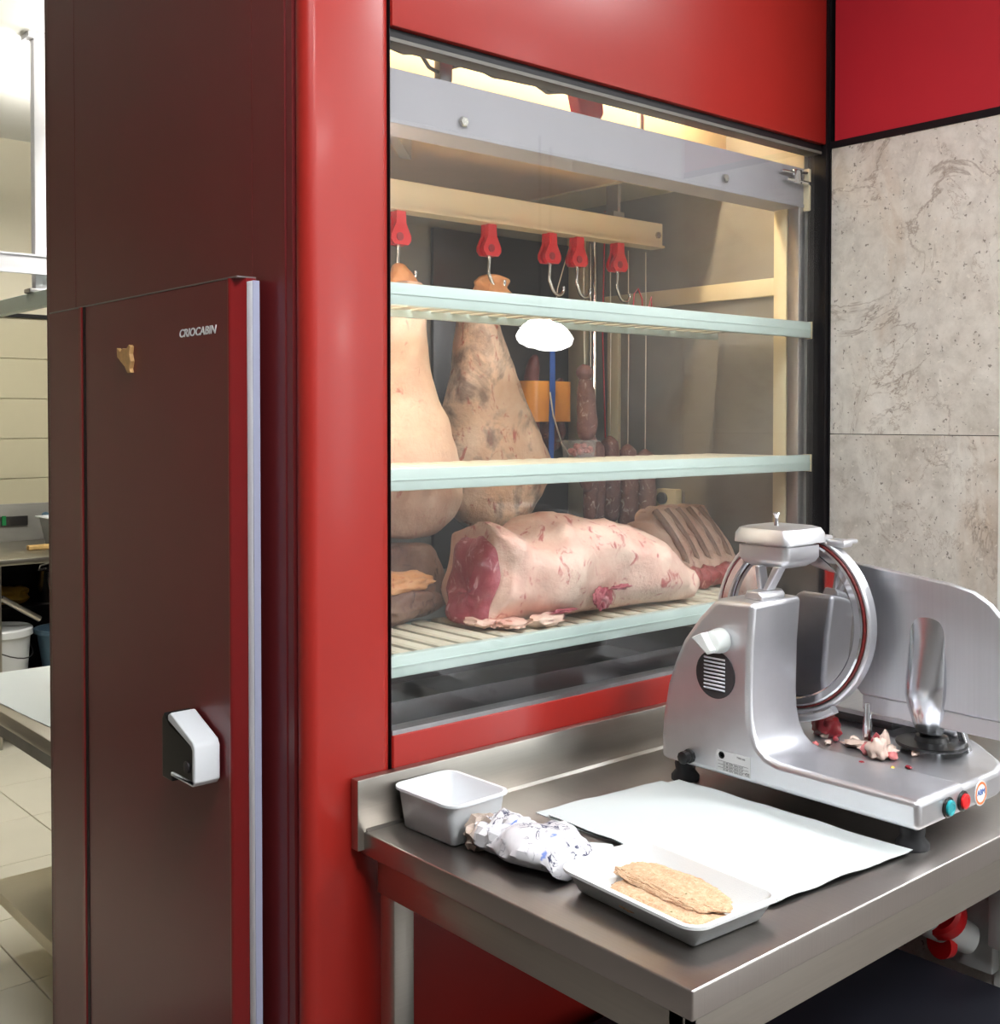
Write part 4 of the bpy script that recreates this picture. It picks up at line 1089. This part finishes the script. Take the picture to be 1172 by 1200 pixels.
part('carriage_slide', lambda m: m.box(1.02, 1.12, -0.42, -0.20, DZ - 0.0005, 0.985, 0.002), 'steel_dark', sl)
part('carriage_plate', lambda m: m.box(0.99, 1.22, -0.56, -0.18, 0.985, 0.995, 0.003), 'alu_plate', sl)

# scraps on the slicer deck
SC = DZ + 0.0003
def scrap(c, r, mat, label, seed, sub=2, amp=0.6):
    m = MB()
    m.blob((c[0], c[1], SC + r[2] * 0.75), r, amp, 2.2, seed, sub)
    for v in m.bm.verts:
        v.co.z = max(v.co.z, SC)
    tag(build('meat_scrap', m, mat, None, smooth=60), label, 'scrap', 'meat scraps on the slicer deck')
scrap((0.835, -0.500, 0), (0.018, 0.016, 0.020), 'fat_scrap', 'upright white fat lump at the heart of the scrap pile', 3, 3)
scrap((0.866, -0.505, 0), (0.018, 0.014, 0.010), 'fat_scrap', 'flat white fat piece right of the upright lump', 8, 3)
scrap((0.868, -0.448, 0), (0.016, 0.036, 0.008), 'fat_scrap', 'long pale fat strip left of the steel pin', 12, 3)
scrap((0.848, -0.476, 0), (0.012, 0.014, 0.012), 'pink_scrap', 'pink meat scrap between strip and lump', 5, 3)
scrap((0.850, -0.520, 0), (0.010, 0.010, 0.008), 'pink_scrap', 'pink scrap at the near right of the pile', 15)
scrap((0.895, -0.462, 0), (0.011, 0.009, 0.014), 'red_scrap', 'dark red scrap beside the steel pin', 6)
scrap((0.902, -0.475, 0), (0.009, 0.010, 0.018), 'fat_scrap', 'small pale fat scrap beside the steel pin', 16)
scrap((0.90, -0.535, 0), (0.010, 0.006, 0.007), 'fat_scrap', 'small white fat crumb before the black disc', 7)
scrap((0.825, -0.565, 0), (0.005, 0.006, 0.003), 'red_scrap', 'red crumb nearest the control buttons', 9)
scrap((0.80, -0.550, 0), (0.004, 0.004, 0.003), 'yellow_scrap', 'tiny yellow crumb near the deck rim', 10)
scrap((0.788, -0.498, 0), (0.004, 0.005, 0.003), 'red_scrap', 'tiny red crumb below the scrap pile', 11)
scrap((0.822, -0.385, 0), (0.006, 0.006, 0.005), 'pink_scrap', 'pink crumb close to the tower foot', 13)
scrap((0.846, -0.395, 0), (0.007, 0.006, 0.005), 'fat_scrap', 'small pale crumb between tower and pin', 14)
scrap((0.875, -0.392, 0), (0.006, 0.006, 0.006), 'red_scrap', 'red crumb between the tower and the steel pin', 17)
scrap((0.895, -0.360, 0), (0.020, 0.026, 0.024), 'red_scrap', 'dark red meat clump under the blade', 18, 3)
scrap((0.880, -0.366, 0), (0.008, 0.008, 0.006), 'fat_scrap', 'pale fat crumb at the foot of the dark clump', 19)
scrap((0.90, -0.415, 0), (0.009, 0.008, 0.006), 'fat_scrap', 'white fat crumb just left of the steel pin', 20)

# ------------------------------------------------------------------ kitchen seen past the cabinet
kt = thing('kitchen_table', 'steel kitchen table with lower shelf left of the cabinet', 'table', (0.65, 1.65, 0.0))
part('tabletop', lambda m: m.box(0.015, 1.40, 1.20, 2.06, 0.742, 0.78, 0.003), 'steel_apron', kt)
part('apron', lambda m: m.box(0.030, 0.05, 1.22, 2.04, 0.700, 0.742), 'steel_dark', kt)
part('lower_shelf', lambda m: m.box(0.085, 1.38, 1.24, 1.92, 0.165, 0.20, 0.002), 'cream_metal', kt)
for x, y in ((0.045, 1.94), (0.045, 1.24), (1.32, 1.96), (1.32, 1.24)):
    part('leg', lambda m: m.box(x, x + 0.04, y, y + 0.04, 0.0, 0.742), 'steel_dark', kt)
tag(part('wrapping_paper', lambda m: sheet([(0.02, 2.05), (1.1, 2.05), (1.1, 1.28), (0.06, 1.28)], 0.7803, 2.0, m), 'paper', None, smooth=60), 'white wrapping paper with red print on the kitchen table', 'paper')
tag(part('wrapped_pack', lambda m: m.rings([[(x, y, z) for x, y in rounded(0.215 + g, 0.40 - g, 1.62 + g, 1.78 - g, 0.02, 3)] for z, g in ((0.786, 0.006), (0.792, 0.0), (0.82, 0.0), (0.828, 0.01))]), 'red_plastic', None), 'red wrapped pack on the white paper beside the cabinet', 'pack')
kc = thing('kitchen_counter', 'steel kitchen counter with backsplash at the cream wall', 'counter', (0.87, 4.4, 0.0))
part('lower_shelf', lambda m: m.box(0.31, 1.43, 3.98, 4.70, 0.22, 0.25), 'steel_dark', kc)
part('middle_shelf', lambda m: m.box(0.78, 1.43, 4.40, 4.70, 0.585, 0.60), 'black_trim', kc)
part('worktop', lambda m: m.box(0.30, 1.44, 3.95, 4.78, 0.87, 0.90, 0.003), 'steel_apron', kc)
part('backsplash', lambda m: m.box(0.30, 1.44, 4.755, 4.784, 0.90, 1.10, 0.002), 'steel_wall', kc)
part('leg', lambda m: m.box(0.72, 0.77, 4.0, 4.05, 0.0, 0.87), 'steel_apron', kc)
part('back_board', lambda m: m.box(0.30, 1.44, 4.70, 4.75, 0.0, 0.87), 'black_trim', kc)
part('brace', lambda m: m.tube([(0.80, 4.1, 0.70), (0.98, 4.1, 0.58)], 0.015, 8), 'steel_apron', kc)
tag(part('kitchen_tub', lambda m: tub_mesh(m, 1.235, 4.36, 0.125, 0.15, 0.9004, 0.15, 0.03, 0.03, 0.02), 'white_plastic', None), 'white plastic tub on the kitchen counter', 'tub')
tag(part('wooden_scraper', lambda m: m.box(0.98, 1.12, 4.25, 4.29, 0.9004, 0.925, 0.005), 'wood', None), 'short pale wooden block on the kitchen counter', 'scraper')
ps = thing('switch_strip', 'dark control strip with green light on the backsplash', 'switch', (1.08, 4.75, 1.0))
part('plate', lambda m: m.box(1.00, 1.14, 4.745, 4.755, 0.985, 1.035), 'steel_dark', ps)
part('green_light', lambda m: m.box(1.005, 1.025, 4.738, 4.745, 0.99, 1.04), 'green_plastic', ps)
rk = thing('round_switch', 'yellow round switch on the kitchen backsplash', 'switch', (1.29, 4.75, 1.0))
part('ring', lambda m: m.lathe([(0.03, 0), (0.03, 0.012), (0.01, 0.014)], (1.29, 4.7549, 1.03), (0, -1, 0), 20), 'yellow_plastic', rk)
part('side_button', lambda m: m.lathe([(0.02, 0), (0.02, 0.012)], (1.235, 4.7549, 1.03), (0, -1, 0), 16), 'blue_plastic', rk)
pt = thing('steel_pot', 'small steel pot on the dark shelf under the kitchen counter', 'pot', (1.19, 4.52, 0.6))
part('body', lambda m: m.lathe([(0.075, 0.0), (0.08, 0.01), (0.085, 0.16), (0.09, 0.165), (0.078, 0.165), (0.07, 0.01)], (1.19, 4.52, 0.6003), n=24), 'chrome', pt, smooth=60)
part('bail', lambda m: m.tube([(1.115, 4.52, 0.75), (1.12, 4.50, 0.79), (1.19, 4.48, 0.81), (1.26, 4.50, 0.79), (1.265, 4.52, 0.75)], 0.005, 6), 'chrome', pt)
tag(part('folded_cloth', lambda m: m.blob((0.97, 4.55, 0.643), (0.11, 0.06, 0.05), 0.4, 2, 3, 3), 'mustard', None), 'dull yellow bundle in the dark under the kitchen counter', 'cloth')
bk = thing('bucket', 'white lidded bucket with wire handle under the kitchen counter', 'bucket', (0.80, 4.17, 0.25))
part('body', lambda m: m.lathe([(0.13, 0.0), (0.15, 0.26)], (0.80, 4.17, 0.25), n=36), 'white_plastic', bk)
part('lid', lambda m: m.lathe([(0.155, 0.26), (0.162, 0.265), (0.162, 0.295), (0.155, 0.302), (0.135, 0.298)], (0.80, 4.17, 0.25), n=36), 'white_plastic', bk)
part('wire_handle', lambda m: m.tube([(0.80 + 0.160 * math.cos(a), 4.17 + 0.160 * math.sin(a) , 0.51 - 0.10 * abs(math.sin((a + 2.4) * 1.0)) ) for a in [(-2.4 + 3.1416 * k / 14) for k in range(15)]], 0.003, 6), 'steel_dark', bk)
tag(part('blue_bin', lambda m: m.lathe([(0.11, 0.0), (0.145, 0.24), (0.16, 0.245), (0.16, 0.265), (0.148, 0.265), (0.138, 0.24), (0.105, 0.01)], (1.14, 4.17, 0.2503), n=40), 'blue_plastic', None), 'round grey-blue bin beside the white bucket', 'bin')

kr = thing('meat_rail', 'white overhead meat rail hung from the kitchen ceiling', 'rail', (0.62, 3.0, 2.0))
part('ceiling_post', lambda m: m.box(0.600, 0.645, 3.0, 3.045, 2.06, CH - 0.0005, 0.003), 'white_gasket', kr)
part('post_plate', lambda m: m.box(0.575, 0.670, 2.98, 3.07, 3.03, CH - 0.0003), 'white_gasket', kr)
part('cross_rail', lambda m: (m.box(0.05, 1.4, 2.96, 2.998, 2.115, 2.185, 0.004), m.box(0.05, 1.4, 2.95, 2.96, 2.112, 2.119), m.box(0.05, 1.4, 2.95, 2.96, 2.181, 2.188)), 'white_gasket', kr)
part('long_rail', lambda m: (m.box(0.585, 0.625, 2.2, 4.2, 1.985, 2.045, 0.004)), 'shelf_rail', kr)
part('rail_joint', lambda m: m.box(0.575, 0.66, 2.99, 3.06, 2.045, 2.062, 0.003), 'steel_rail', kr)
